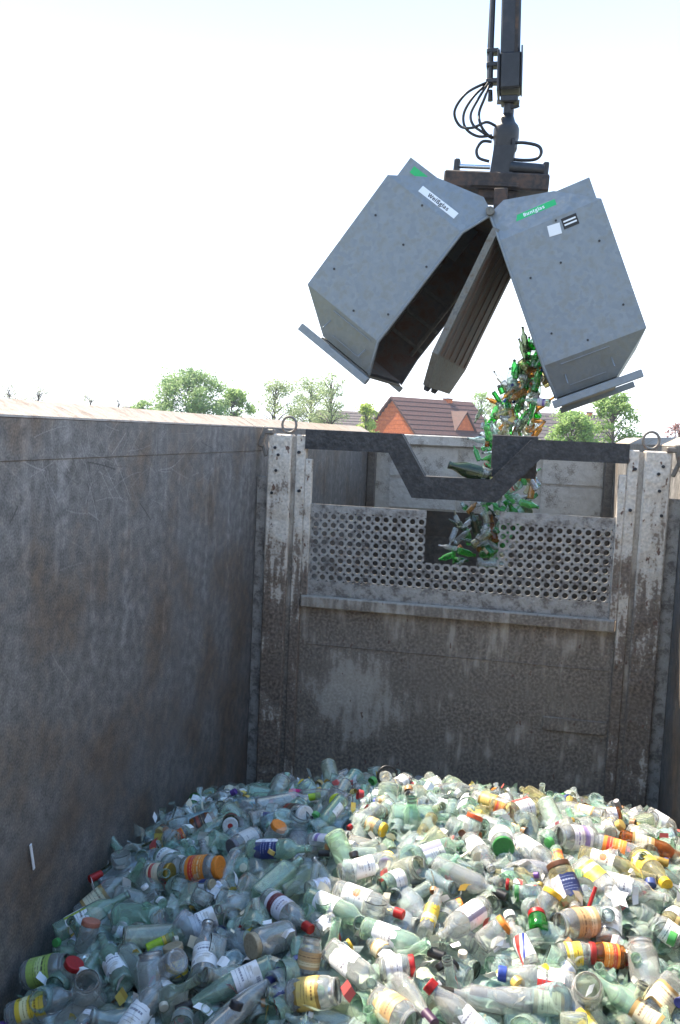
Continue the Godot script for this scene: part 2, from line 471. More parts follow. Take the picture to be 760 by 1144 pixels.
# one bottle or jar: centre c, axis v
func vessel(kind: String, c: Vector3, v: Vector3, spin: float, gl: String, lb: String, cap: String, label: String, group: String, shape := "wrap", size := 1.0) -> Node3D:
	var d: Dictionary = KN[kind]
	var jar: bool = "jar" in kind or kind == "baby"
	var t := base("glass_jar" if jar else "glass_bottle", Vector3.ZERO, label, "jar" if jar else "bottle", group)
	var B := axis_basis(v, spin)
	B = B.scaled(Vector3.ONE * size)
	t.transform = Transform3D(B, c - B.y * d.h * 0.5)
	mi(d.body, "body", GL[gl], t)
	if lb != "": mi(d[shape], "label", LB[lb], t)
	if cap != "": mi(d.cap, "lid" if jar else "cap", CP[cap], t)
	return t

var caps_ := []      # capsules already placed: [a, b, r]
func seg_dist(p1: Vector3, q1: Vector3, p2: Vector3, q2: Vector3) -> float:
	var r := Geometry3D.get_closest_points_between_segments(p1, q1, p2, q2)
	return r[0].distance_to(r[1])

func free_at(a: Vector3, b: Vector3, r: float, slack: float) -> bool:
	for c in caps_:
		if absf(c[0].x - a.x) > 0.75 or absf(c[0].z - a.z) > 0.75: continue
		if seg_dist(a, b, c[0], c[1]) < (r + c[2]) * slack: return false
	return true

func pick(r: float, table: Array) -> String:
	var s := 0.0
	for e in table: s += e[1]
	r *= s
	for e in table:
		r -= e[1]
		if r <= 0: return e[0]
	return table[0][0]

const HEROES := [
	["spirit",-1.062,0.830,2.096,0.62,0.55,-0.57,"clear","cream","","clear bottle with cream label leaning on the dark left wall, bottom facing out"],
	["wine",-1.035,0.839,2.249,0.73,0.34,-0.59,"pale","whitelime","","pale green bottle with white and lime label just under the cream labelled bottle"],
	["jar",-0.866,0.924,2.072,0.93,0.30,0.20,"clear","red","gold","clear jar with red label and gold lid lying near the left wall"],
	["slim",-1.066,0.867,1.936,-0.48,-0.06,0.87,"dark","","red","dark bottle near the left wall showing a small round red cap"],
	["wine",-0.848,0.844,2.493,-0.65,0.06,-0.75,"pale","white","","pale green wine bottle pointing up, white label, neck towards the left wall"],
	["wine",-0.637,0.918,2.383,-0.78,-0.29,0.55,"pale","white","lime","green tinted wine bottle with white label, gold neck and lime cap"],
	["jar",-0.993,0.828,2.372,0.12,0.96,-0.27,"clear","","salmon","jar with a salmon pink lid facing up beside the white labelled wine bottle"],
	["bigjar",-1.068,0.779,2.506,0.94,0.32,-0.12,"clear","lime","","clear jar with lime green label and black print by the left wall"],
	["jar",-0.972,0.796,2.543,0.40,0.91,-0.07,"clear","","red","small jar with red lid in front of the lime labelled jar"],
	["bigjar",-0.863,0.808,2.630,0.17,0.92,0.36,"clear","","","large open clear jar with its round mouth facing out at the front"],
	["spirit",-0.993,0.763,2.636,0.90,0.34,-0.26,"clear","yellow","","clear bottle with plain yellow label at the front by the left wall"],
	["spirit",-0.655,0.837,2.688,0.29,0.45,-0.84,"clear","white","","clear bottle with white label tilted up at the front, beside large open jar"],
	["bigjar",-0.670,0.868,2.590,-0.33,0.80,-0.50,"clear","","","round clear jar without label standing behind the tilted white labelled bottle"],
	["jar",-0.620,0.892,2.529,-0.25,0.96,-0.11,"clear","yellow","beige","jar with beige lid and yellow band left of the long bottle with black cap"],
	["slim",-0.992,0.723,2.652,-0.93,-0.13,0.36,"clear","","purple","bottle with purple cap at the front corner by the left wall"],
	["bigjar",-0.457,1.036,1.697,0.71,0.32,0.63,"clear","dark","white","large jar with dark label and big white lid facing out, near the divider gate"],
	["jar",-0.719,0.971,1.702,0.27,0.23,0.94,"dark","dark","whitered","dark jar with white lid bearing a red mark, near the left wall"],
	["bigjar",-0.698,0.973,2.087,0.95,0.27,0.16,"clear","orange","orange","clear jar with orange label and bright orange lid lying on its side"],
	["spirit",-0.439,1.039,2.000,0.97,0.21,0.10,"pale","navy","","pale bottle with navy and white label behind the orange lidded jar"],
	["jar",-0.496,1.024,1.870,0.42,0.90,0.08,"clear","","orange","small jar with orange lid just behind the navy labelled bottle"],
	["square",-0.392,1.015,2.157,0.41,0.24,-0.88,"pale","","","long square pale green bottle without label behind the maroon banded bottle"],
	["spirit",-0.317,0.993,2.328,0.76,0.03,0.65,"clear","maroon","red","clear bottle with grey label, maroon band and red cap"],
	["bigjar",-0.337,0.972,2.457,-0.62,0.06,0.78,"clear","","beige","big clear jar lying with its beige lid turned towards the left wall"],
	["slim",-0.427,0.903,2.621,-0.81,-0.30,0.51,"pale","white","black","long green tinted wine bottle with white label and black cap at the front"],
	["slim",-0.358,0.896,2.681,0.53,0.32,-0.78,"clear","","navy","long thin clear bottle with navy cap lying alongside the black capped bottle"],
	["bigjar",-0.159,0.941,2.637,0.96,0.27,-0.01,"clear","gold","","clear jar with gold label at the front, open mouth towards the middle"],
	["juice",-0.537,0.923,2.489,-0.27,0.29,-0.92,"clear","white","","small upright clear bottle with narrow white label beside the lime capped bottle"],
	["wine",-0.535,1.008,1.506,0.93,0.16,-0.32,"clear","","lime","clear bottle with lime green cap at the back below the left post"],
	["slim",-0.410,1.022,1.455,-0.91,-0.13,-0.40,"clear","","pink","clear bottle with bright pink cap at the back near the gate"],
	["jar",-0.333,1.045,1.516,0.30,0.20,0.93,"clear","","limeyellow","jar with a lime yellow lid at the back below the gate"],
	["jar",-0.852,0.936,1.654,0.82,0.33,-0.46,"brown","dark","","brown jar with dark label at the back near the left wall"],
	["wine",-0.146,1.013,2.304,0.92,-0.02,0.40,"pale","white","","green tinted bottle with white banded label left of the red capped clear bottle"],
	["wine",0.065,0.998,2.399,0.96,-0.05,0.26,"pale","whitegrey","black","pale green wine bottle with grey striped white label and black cap"],
	["jar",-0.203,0.969,2.504,0.05,0.93,-0.37,"clear","tan","","jar with tan scraps of label and an open mouth near the long bottles"],
	["spirit",-0.067,1.029,2.255,0.96,-0.05,0.28,"clear","emblem","red","clear bottle with small orange emblem on white label and shiny red cap"],
	["spirit",0.236,1.024,2.280,-0.54,-0.06,0.84,"clear","whitegrey","","clear bottle with large white label, neck pointing down towards the front"],
	["jar",0.061,0.977,2.504,0.96,0.13,-0.26,"clear","white","red","small jar wrapped in white label with red lid, below the black cap"],
	["square",-0.054,0.968,2.536,0.79,-0.05,0.61,"clear","white","","heavy clear bottle with small white label in front of the striped label bottle"],
	["slim",0.104,0.953,2.575,0.60,-0.00,0.80,"clear","","purpleblack","clear bottle with black neck and purple cap end at the front"],
	["bigjar",0.079,0.939,2.655,0.77,0.06,0.63,"clear","tan","","clear jar with tan label at the front edge, mouth away from the gate"],
	["juice",0.254,0.944,2.624,-0.82,0.50,-0.28,"clear","white","red","bottle with round red cap and white label at the front"],
	["wine",0.320,0.960,2.560,-0.99,0.08,0.10,"clear","","blackgold","clear bottle with ribbed black and gold cap at the front"],
	["square",0.030,1.071,1.637,0.97,-0.00,-0.24,"pale","","","square greenish bottle without label lying at the back, right of the black ring"],
	["slim",0.116,0.984,1.120,0.77,-0.06,-0.63,"clear","","","long clear bottle without cap lying on the crest below the gate"],
	["jar",0.227,1.071,1.692,0.27,0.87,-0.41,"clear","","orangered","jar with a dented orange red lid in the sunlit middle"],
	["bigjar",0.346,1.082,1.790,0.09,0.13,0.99,"clear","white","green","jar with white label and round green lid facing out in the sun"],
	["square",0.127,1.079,1.937,0.72,0.07,-0.69,"pale","whitegrey","","pale green flat bottle with grey and white label left of the green lidded jar"],
	["spirit",0.274,1.078,1.911,0.36,0.05,0.93,"clear","grey","","clear bottle with faded grey label just left of the green lidded jar"],
	["wine",0.247,1.061,2.078,0.91,-0.08,0.40,"clear","","black","clear bottle with plain black cap in the middle of the heap"],
	["flask",0.138,1.029,2.263,0.16,0.39,-0.90,"clear","yellow","","small clear flask with crumpled yellow label beside the red cap"],
	["jar",0.335,1.015,2.310,0.72,0.65,-0.26,"clear","","orange","jar with orange lid right of the large white labelled clear bottle"],
	["bigjar",0.562,1.077,2.055,-0.38,0.66,-0.65,"yellow","navy","brown","jar with dark blue label and brown lid standing tilted in the sun"],
	["wine",0.806,1.059,1.688,0.98,-0.09,0.19,"clear","orange","gold","clear bottle with orange label and gold cap near the right wall"],
	["juice",0.870,1.055,1.803,0.33,0.02,0.94,"yellow","yellow","yellow","bottle with yellow label and yellow cap near the right wall"],
	["bigjar",0.617,1.080,1.671,-0.91,0.13,0.39,"clear","purple","","big open clear jar with purple printed label lying in the sun"],
	["jar",0.676,1.010,2.321,-0.98,0.07,0.16,"brown","orange","redcap","amber jar with orange label and red lid lying in the sunlit front"],
	["jar",0.583,1.008,2.339,0.97,0.10,-0.22,"clear","yellow","","jar with yellow and white label beside the amber jar"],
	["juice",0.469,0.987,2.471,-1.00,0.01,-0.03,"clear","redwhite","blue","bottle with red and white label and a blue cap at the front"],
	["slim",0.432,0.965,2.541,-1.00,0.04,0.00,"clear","cream","grey","long pale bottle with cream label and grey cap below the red labelled bottle"],
	["bigjar",0.608,0.986,2.500,-0.06,0.77,0.63,"clear","","","clear jar bottom shining like a ball at the front"],
	["wine",0.568,0.963,2.547,-0.62,0.43,-0.66,"clear","yellow","yellow","bottle with yellow label and yellow cap at the front edge"],
	["wine",0.725,0.973,2.494,-0.83,0.28,-0.48,"pale","cream","","pale green bottle with broad cream label at the front near the right wall"],
	["flask",0.423,1.015,2.346,-0.46,0.37,-0.81,"clear","stripes","","flat bottle with red and blue striped white label"],
	["spirit",0.777,1.069,1.996,0.99,-0.07,0.13,"clear","white","","clear bottle with broad plain white label near the right wall"],
	["square",0.681,1.076,2.006,0.52,-0.07,0.85,"clear","yellow","","square bottle with pale yellow label right of the dark blue labelled jar"],
	["wine",0.916,1.039,1.582,0.99,-0.16,0.04,"brown","cream","yellow","brown bottle with yellow cap lying by the right wall"],
	["juice",1.127,0.252,-0.825,-0.07,0.52,-0.85,"clear","","blue","bottle with bright blue cap against the right wall at the back"],
	["wine",0.935,0.314,-0.826,-0.48,0.13,-0.87,"green","","green","green bottle on the crest at the back, neck pointing to the gate"],
	["juice",0.475,0.351,-0.766,0.10,0.45,-0.89,"clear","","","short clear bottle standing up on the crest below the gate notch"],
	["wine",0.334,1.033,1.342,0.83,0.05,0.56,"clear","gold","","clear bottle with narrow gold label on the crest"],
	["bigjar",0.601,1.044,2.218,-0.87,0.06,0.49,"clear","tan","","big clear jar with tan paper inside its label, in the sunlit middle"],
	["juice",0.662,0.350,-0.782,0.89,0.03,-0.46,"clear","","blue","small clear bottle with blue cap on the crest"],
	["juice",0.696,1.048,2.153,0.08,0.39,-0.92,"clear","white","","upright clear bottle with tall white label right of the tan papered jar"],
	["jar",0.495,1.047,2.149,0.46,0.76,-0.45,"clear","","yellow","open looking jar with yellow lid left of the dark blue labelled jar"],
	["wine",0.750,1.068,1.838,0.96,-0.08,0.27,"yellow","orangesmall","","yellowish bottle with small orange and white label near the right wall"],
	["baby",0.472,1.030,2.224,-0.14,0.32,-0.94,"green","","red","tiny green jar with red lid just under the yellow lidded jar"],
	["jar",0.872,1.024,2.153,-0.86,0.42,-0.27,"clear","white","","open clear jar with white label against the right wall, near the front"],
	["bigjar",0.781,1.007,2.349,-0.11,0.59,-0.80,"clear","","","large clear jar without label by the right wall at the front"],
	["square",0.829,0.979,2.424,0.48,0.24,-0.85,"clear","cream","","square clear bottle with cream label against the right wall at the front"],
	["wine",-0.077,1.066,2.061,0.83,0.12,-0.55,"clear","white","","clear bottle with white label in the shade, left of the pale flat bottle"],
	["jar",-0.003,1.050,2.137,-0.65,-0.00,0.76,"pale","white","","pale jar with white label in the middle of the heap"],
	["spirit",0.471,1.078,1.852,0.60,0.02,0.80,"clear","white","","clear bottle with torn white label right of the green lidded jar"],
	["wine",0.630,1.010,1.240,-0.92,-0.03,-0.40,"clear","cream","","clear bottle with cream label on the sunlit crest"],
	["bigjar",0.424,1.061,1.428,0.76,0.08,-0.64,"yellow","redwhite","","yellowish jar with red and white label on the sunlit crest"],
]

# ------------------------------------------------------------------ build
func _ready() -> void:
	rng.seed = 4711
	# camera
	camera = Camera3D.new()
	camera.name = "camera"
	add_child(camera)
	camera.transform = Transform3D(Basis.from_euler(Vector3(deg_to_rad(-5.0949), deg_to_rad(11.3116), deg_to_rad(2.5627)), EULER_ORDER_YXZ), Vector3(0.3388, 2.55, 5.0492))
	camera.fov = 59.01
	camera.near = 0.05
	camera.far = 2000.0
	camera.current = true
	# sky, exposure
	var we := WorldEnvironment.new()
	we.name = "environment"
	var env := Environment.new()
	env.background_mode = Environment.BG_SKY
	var sm := ProceduralSkyMaterial.new()
	sm.sky_top_color = Color(0.43, 0.585, 0.77)
	sm.sky_horizon_color = Color(0.94, 0.96, 0.98)
	sm.sky_curve = 0.20
	sm.ground_bottom_color = Color(0.30, 0.29, 0.26)
	sm.ground_horizon_color = Color(0.62, 0.64, 0.62)
	sm.sun_angle_max = 50.0
	sm.sun_curve = 0.35
	var sky := Sky.new()
	sky.sky_material = sm
	env.sky = sky
	env.tonemap_mode = Environment.TONE_MAPPER_LINEAR
	env.tonemap_exposure = 3.0
	env.fog_enabled = true
	env.fog_density = 0.0006
	env.fog_light_color = Color(0.90, 0.94, 1.0)
	env.sdfgi_enabled = true
	env.ssao_enabled = true
	env.ssil_enabled = true
	we.environment = env
	add_child(we)
	# sun, high behind the left wall
	var sun := DirectionalLight3D.new()
	sun.name = "sun"
	add_child(sun)
	sun.look_at_from_position(Vector3.ZERO, Vector3(0.63, -1.0, 0.40))
	sun.light_energy = 1.6
	sun.light_color = Color(1.0, 0.95, 0.87)
	sun.light_angular_distance = 0.53
	sun.shadow_enabled = true

	make_materials()
	make_kinds()
	build_ground()
	build_container()
	build_gate()
	build_houses()
	build_trees()
	build_crane()
	build_grab()
	build_heap()
	build_falling()
	build_small()

func make_materials() -> void:
	var nrm := normal_tex(0.03, 31, 6.0)
	var nrm2 := normal_tex(0.012, 32, 5.0)
	var gate := tex(gate_image(Vector3(226, 217, 206), Vector3(116, 102, 91), 0.79, 0.08, 10))
	var plate := tex(gate_image(Vector3(200, 190, 178), Vector3(134, 122, 111), 0.84, 0.11, 15))
	var wall := tex(wall_image())
	var k := 1.0 / 2.6
	M.post = bumpy(tri_mat(gate, k, Color(1.0, 0.985, 0.96), 0.75, 0.0, Vector3(0.5, 0, 0)), nrm, 0.5)
	M.panel = bumpy(tri_mat(speckle(512, Color(0.58, 0.56, 0.53), Color(0.76, 0.74, 0.71), 0.07, 35, false, Color(0.30, 0.27, 0.25), 0.46), 1.2, Color.WHITE, 0.6, 0.15), nrm, 0.4)
	M.plate = bumpy(tri_mat(plate, k, Color(0.95, 0.94, 0.92), 0.7, 0.0, Vector3(0.61, 0, 0)), nrm, 0.2)
	M.far = bumpy(tri_mat(speckle(512, Color(0.74, 0.73, 0.71), Color(0.86, 0.85, 0.83), 0.03, 37, false, Color(0.45, 0.42, 0.39), 0.38), 0.8, Color.WHITE, 0.7), nrm, 0.4)
	M.wall = bumpy(tri_mat(wall, k, Color(0.96, 0.96, 0.97), 0.6, 0.1), nrm2, 0.35)
	M.shaded_dirty_wall = bumpy(tri_mat(wall, k, Color(0.66, 0.64, 0.62), 0.7, 0.0, Vector3(0.3, 0.4, 0)), nrm2, 0.35)  # wall steel tinted darker: shade of the deep compartment, plus dirt
	M.rim = bumpy(tri_mat(speckle(512, Color(0.60, 0.55, 0.50), Color(0.70, 0.66, 0.61), 0.06, 41, false, Color(0.45, 0.37, 0.31), 0.42), 1.1, Color.WHITE, 0.75), nrm, 0.4)
	var black := speckle(512, Color(0.15, 0.145, 0.14), Color(0.25, 0.24, 0.23), 0.06, 45, false, Color(0.36, 0.34, 0.32), 0.33)
	M.beam = bumpy(tri_mat(black, 1.6, Color(0.9, 0.9, 0.92), 0.6), nrm, 0.5)
	M.galv = bumpy(tri_mat(speckle(512, Color(0.475, 0.50, 0.525), Color(0.55, 0.575, 0.595), 0.07, 51, true, Color(0.47, 0.475, 0.47), 0.45), 1.0, Color(0.98, 0.99, 1.0), 0.55, 0.35, Vector3.ZERO, false), nrm2, 0.22)
	M.galv_dull = tri_mat(speckle(512, Color(0.36, 0.36, 0.35), Color(0.52, 0.51, 0.48), 0.05, 55, false, Color(0.30, 0.25, 0.2), 0.38), 1.5, Color.WHITE, 0.7, 0.2, Vector3.ZERO, false)
	M.inside = tri_mat(speckle(512, Color(0.38, 0.36, 0.35), Color(0.50, 0.48, 0.46), 0.03, 61, false, Color(0.40, 0.27, 0.20), 0.47), 1.1, Color.WHITE, 0.8, 0.0, Vector3.ZERO, false)
	M.rib = tri_mat(speckle(256, Color(0.40, 0.385, 0.37), Color(0.52, 0.50, 0.47), 0.05, 63), 2.0, Color.WHITE, 0.7, 0.1, Vector3.ZERO, false)
	M.crane = tri_mat(speckle(256, Color(0.07, 0.075, 0.09), Color(0.14, 0.14, 0.16), 0.04, 71, false, Color(0.22, 0.18, 0.15), 0.34), 1.5, Color.WHITE, 0.45, 0.0)
	M.crane_rust = tri_mat(speckle(256, Color(0.15, 0.13, 0.125), Color(0.25, 0.21, 0.19), 0.05, 75, false, Color(0.33, 0.23, 0.17), 0.40), 2.0, Color.WHITE, 0.75)
	M.hose = std(Color(0.10, 0.10, 0.12), 0.45)
	M.chrome = std(Color(0.72, 0.74, 0.76), 0.22, 0.9)
	M.steel = tri_mat(speckle(256, Color(0.40, 0.39, 0.37), Color(0.56, 0.54, 0.51), 0.06, 77, false, Color(0.36, 0.26, 0.2), 0.4), 4.0, Color.WHITE, 0.55, 0.4)
	M.bolt = std(Color(0.20, 0.20, 0.21), 0.6, 0.3)
	M.white = std(Color(0.86, 0.87, 0.89), 0.5)
	M.greenpaint = std(Color(0.10, 0.66, 0.38), 0.5)
	M.blackpaint = std(Color(0.06, 0.06, 0.07), 0.5)
	M.shell_mass = tri_mat(speckle(512, Color(0.56, 0.62, 0.56), Color(0.86, 0.89, 0.82), 0.09, 81, false, Color(0.36, 0.33, 0.27), 0.36), 3.0, Color.WHITE, 0.35)
	M.green_mass = tri_mat(speckle(256, Color(0.10, 0.14, 0.10), Color(0.25, 0.36, 0.24), 0.05, 85, false, Color(0.28, 0.18, 0.10), 0.40), 3.0, Color.WHITE, 0.35)
	M.roof = bumpy(tri_mat(speckle(512, Color(0.22, 0.12, 0.105), Color(0.35, 0.19, 0.16), 0.06, 91), 0.4, Color.WHITE, 0.8), nrm, 0.5)
	M.roof_dark = tri_mat(speckle(256, Color(0.22, 0.19, 0.20), Color(0.32, 0.28, 0.28), 0.06, 93), 0.4, Color.WHITE, 0.8)
	M.brick = tri_mat(speckle(256, Color(0.64, 0.30, 0.14), Color(0.82, 0.45, 0.23), 0.08, 95), 0.5, Color.WHITE, 0.9)
	M.plaster = tri_mat(speckle(256, Color(0.72, 0.69, 0.63), Color(0.80, 0.77, 0.71), 0.05, 97), 0.3, Color.WHITE, 0.9)
	M.pane = glass(Color(0.5, 0.55, 0.6), 0.5, 0.03)
	M.bark = tri_mat(speckle(256, Color(0.22, 0.18, 0.14), Color(0.40, 0.35, 0.29), 0.06, 99), 0.8, Color.WHITE, 0.9)
	M.ground = tri_mat(speckle(512, Color(0.36, 0.36, 0.30), Color(0.47, 0.47, 0.40), 0.03, 101, false, Color(0.28, 0.34, 0.20), 0.45), 0.12, Color.WHITE, 0.95)
	for e in [["fresh", Color(0.37, 0.50, 0.15)], ["mid", Color(0.31, 0.44, 0.16)], ["pale", Color(0.41, 0.49, 0.25)], ["lime", Color(0.52, 0.60, 0.16)], ["red", Color(0.40, 0.22, 0.20)], ["twig", Color(0.46, 0.48, 0.38)]]:
		var m := std(e[1], 0.6)
		m.backlight_enabled = true
		m.backlight = (e[1] as Color).lightened(0.35)
		M["leaf_" + e[0]] = m
	# glass: the tint is that of the bottle wall
	GL.clear = clear_glass(Color(0.99, 0.995, 0.985), 0.10)
	GL.milky = clear_glass(Color(0.96, 0.97, 0.94), 0.14)
	GL.aqua = clear_glass(Color(0.95, 0.985, 0.985), 0.08)
	GL.pale = clear_glass(Color(0.88, 0.97, 0.90), 0.14)
	GL.mint = clear_glass(Color(0.94, 0.985, 0.95), 0.13)
	GL.yellow = clear_glass(Color(0.97, 0.94, 0.78), 0.08)
	GL.green = clear_glass(Color(0.30, 0.80, 0.36), 0.08)
	GL.bright = clear_glass(Color(0.42, 0.92, 0.40), 0.12)
	GL.brown = clear_glass(Color(0.86, 0.56, 0.22), 0.08)
	GL.dark = clear_glass(Color(0.45, 0.52, 0.38), 0.06)
	var W := Color(0.90, 0.90, 0.90); var K := Color(0.16, 0.15, 0.17)
	LB.white = label_tex(W, Color(0.35, 0.35, 0.42), W, 0)
	LB.white2 = label_tex(Color(0.87, 0.88, 0.92), Color(0.5, 0.5, 0.56), Color(0.75, 0.76, 0.82), 6)
	LB.whitegrey = label_tex(W, Color(0.4, 0.38, 0.42), Color(0.55, 0.55, 0.62), 1)
	LB.whitelime = label_tex(W, K, Color(0.62, 0.68, 0.18), 1)
	LB.cream = label_tex(Color(0.86, 0.81, 0.68), Color(0.4, 0.3, 0.22), Color(0.62, 0.5, 0.3), 3)
	LB.red = label_tex(Color(0.85, 0.78, 0.66), Color(0.9, 0.88, 0.84), Color(0.70, 0.12, 0.13), 6)
	LB.redwhite = label_tex(Color(0.90, 0.88, 0.88), Color(0.4, 0.3, 0.35), Color(0.84, 0.20, 0.18), 4)
	LB.lime = label_tex(Color(0.64, 0.73, 0.36), K, Color(0.8, 0.85, 0.6), 2)
	LB.yellow = label_tex(Color(0.88, 0.75, 0.24), Color(0.4, 0.28, 0.1), Color(0.93, 0.88, 0.66), 6)
	LB.gold = label_tex(Color(0.76, 0.66, 0.36), Color(0.28, 0.2, 0.1), Color(0.5, 0.4, 0.18), 3)
	LB.orange = label_tex(Color(0.86, 0.50, 0.16), Color(0.93, 0.88, 0.76), Color(0.8, 0.2, 0.12), 6)
	LB.orangesmall = label_tex(Color(0.91, 0.87, 0.8), Color(0.4, 0.3, 0.3), Color(0.86, 0.38, 0.16), 2)
	LB.navy = label_tex(Color(0.11, 0.17, 0.38), Color(0.86, 0.87, 0.92), Color(0.86, 0.86, 0.88), 4)
	LB.maroon = label_tex(Color(0.80, 0.80, 0.84), Color(0.4, 0.36, 0.45), Color(0.36, 0.12, 0.16), 6)
	LB.dark = label_tex(Color(0.20, 0.15, 0.14), Color(0.75, 0.68, 0.5), Color(0.5, 0.16, 0.12), 6)
	LB.tan = label_tex(Color(0.74, 0.60, 0.42), Color(0.42, 0.3, 0.2), Color(0.85, 0.78, 0.62), 6)
	LB.grey = label_tex(Color(0.74, 0.74, 0.73), Color(0.48, 0.48, 0.5), Color(0.6, 0.6, 0.6), 0)
	LB.emblem = label_tex(W, Color(0.5, 0.48, 0.5), Color(0.85, 0.38, 0.16), 2)
	LB.purple = label_tex(Color(0.84, 0.82, 0.84), Color(0.4, 0.32, 0.55), Color(0.52, 0.44, 0.66), 6)
	LB.stripes = label_tex(Color(0.90, 0.90, 0.92), Color(0.16, 0.22, 0.55), Color(0.85, 0.16, 0.16), 5)
	LB.pink = label_tex(Color(0.86, 0.74, 0.76), Color(0.5, 0.3, 0.35), Color(0.8, 0.45, 0.52), 6)
	var scuff := speckle(256, Color(0.78, 0.78, 0.78), Color(1, 1, 1), 0.05, 111, false, Color(0.55, 0.52, 0.48), 0.34)
	for e in [["red", Color(0.72, 0.09, 0.09), 0.35, 0.3], ["redcap", Color(0.66, 0.12, 0.10), 0.4, 0.2], ["orangered", Color(0.85, 0.30, 0.10), 0.4, 0.1], ["orange", Color(0.94, 0.52, 0.10), 0.45, 0.0], ["salmon", Color(0.80, 0.48, 0.38), 0.45, 0.1], ["gold", Color(0.80, 0.64, 0.28), 0.3, 0.7], ["beige", Color(0.72, 0.66, 0.54), 0.4, 0.35], ["white", Color(0.88, 0.88, 0.87), 0.45, 0.0], ["whitered", Color(0.88, 0.87, 0.86), 0.45, 0.0], ["black", Color(0.07, 0.07, 0.08), 0.35, 0.1], ["blackgold", Color(0.13, 0.11, 0.08), 0.35, 0.3], ["purple", Color(0.40, 0.25, 0.58), 0.4, 0.1], ["purpleblack", Color(0.22, 0.10, 0.24), 0.4, 0.1], ["lime", Color(0.66, 0.80, 0.10), 0.45, 0.0], ["limeyellow", Color(0.80, 0.86, 0.16), 0.45, 0.0], ["pink", Color(0.85, 0.12, 0.45), 0.45, 0.0], ["navy", Color(0.10, 0.13, 0.40), 0.35, 0.1], ["blue", Color(0.12, 0.25, 0.66), 0.4, 0.0], ["green", Color(0.10, 0.48, 0.16), 0.4, 0.0], ["yellow", Color(0.93, 0.74, 0.10), 0.45, 0.0], ["brown", Color(0.42, 0.25, 0.15), 0.45, 0.2], ["grey", Color(0.45, 0.45, 0.48), 0.4, 0.3], ["silver", Color(0.78, 0.78, 0.78), 0.3, 0.8]]:
		CP[e[0]] = tri_mat(scuff, 7.0, (e[1] as Color).lightened(0.06), e[2] + 0.1, e[3], Vector3.ZERO, false)

# ------------------------------------------------------------------ ground, container
func build_ground() -> void:
	var st := ST()
	quad(st, Vector3(-400, 0, 300), Vector3(400, 0, 300), Vector3(400, 0, -900), Vector3(-400, 0, -900))
	var g := build(st, "ground", M.ground, self)
	g.set_meta("kind", "structure")

func build_container() -> void:
	var t := base("roll_off_container", Vector3.ZERO, "long open steel container with scratched dark walls and a pale worn rim", "container")
	var st := ST()
	for s in [[-1, "left_wall"], [1, "right_wall"]]:
		var x: float = s[0]
		st = ST(); bx(st, Vector3(x * 1.181, 1.30, 0.9), Vector3(0.012, 2.30, 9.4)); build(st, "side_wall", M.wall, t)
		st = ST(); bx(st, Vector3(x * 1.1845, 2.482, 0.9), Vector3(0.027, 0.134, 9.4), 0.003); build(st, "upper_band", M.wall, t)
		# rim: hollow rail whose top slopes up and outwards
		st = ST()
		var pts := PackedVector2Array([Vector2(x * 1.169, 2.549), Vector2(x * 1.172, 2.556), Vector2(x * 1.262, 2.606), Vector2(x * 1.30, 2.606), Vector2(x * 1.30, 2.44), Vector2(x * 1.20, 2.44), Vector2(x * 1.20, 2.549)])
		prism(st, pts, 5.6, 0.075); build(st, "rim", M.rim, t)
		st = ST(); prism(st, pts, 0.060, -3.81); build(st, "rim", M.rim, t)
		for k in 11:
			st = ST(); bx(st, Vector3(x * 1.232, 1.30, -3.6 + k * 0.9), Vector3(0.09, 2.28, 0.08), 0.01); build(st, "outer_rib", M.rim, t)
	st = ST(); bx(st, Vector3(0, 0.15, 0.9), Vector3(2.35, 0.08, 9.4)); build(st, "floor", M.wall, t)
	for x in [-0.53, 0.53]:
		st = ST(); bx(st, Vector3(x, 0.055, 0.9), Vector3(0.16, 0.11, 9.4), 0.01); build(st, "skid", M.rim, t)
	# far end wall with pressed panels
	st = ST(); bx(st, Vector3(0, 2.155, -3.86), Vector3(2.60, 0.69, 0.02)); build(st, "end_wall", M.far, t)
	st = ST(); bx(st, Vector3(0, 0.98, -3.86), Vector3(2.60, 1.66, 0.022)); build(st, "end_wall_plate", M.shaded_dirty_wall, t)  # lower end wall, its colour darkened for shade and dirt
	for y in [2.28, 1.97]:
		for x in [-0.62, 0.10, 0.80]:
			st = ST()
			var w := 0.66 if x != 0.80 else 0.56
			prism(st, PackedVector2Array([Vector2(x - w / 2, y - 0.14), Vector2(x + w / 2, y - 0.14), Vector2(x + w / 2, y + 0.14), Vector2(x - w / 2, y + 0.14)]), -3.826, -3.85)
			build(st, "pressed_panel", M.far, t)
	st = ST(); bx(st, Vector3(0, 2.50, -3.83), Vector3(2.36, 0.10, 0.10), 0.008); build(st, "end_rail", M.far, t)
	for x in [-1.13, 1.13]:
		st = ST(); bx(st, Vector3(x, 1.32, -3.80), Vector3(0.08, 2.26, 0.07), 0.006); build(st, "corner_post", M.wall, t)
	st = ST(); bx(st, Vector3(0, 1.35, 5.61), Vector3(2.60, 2.40, 0.02)); build(st, "end_wall", M.wall, t)

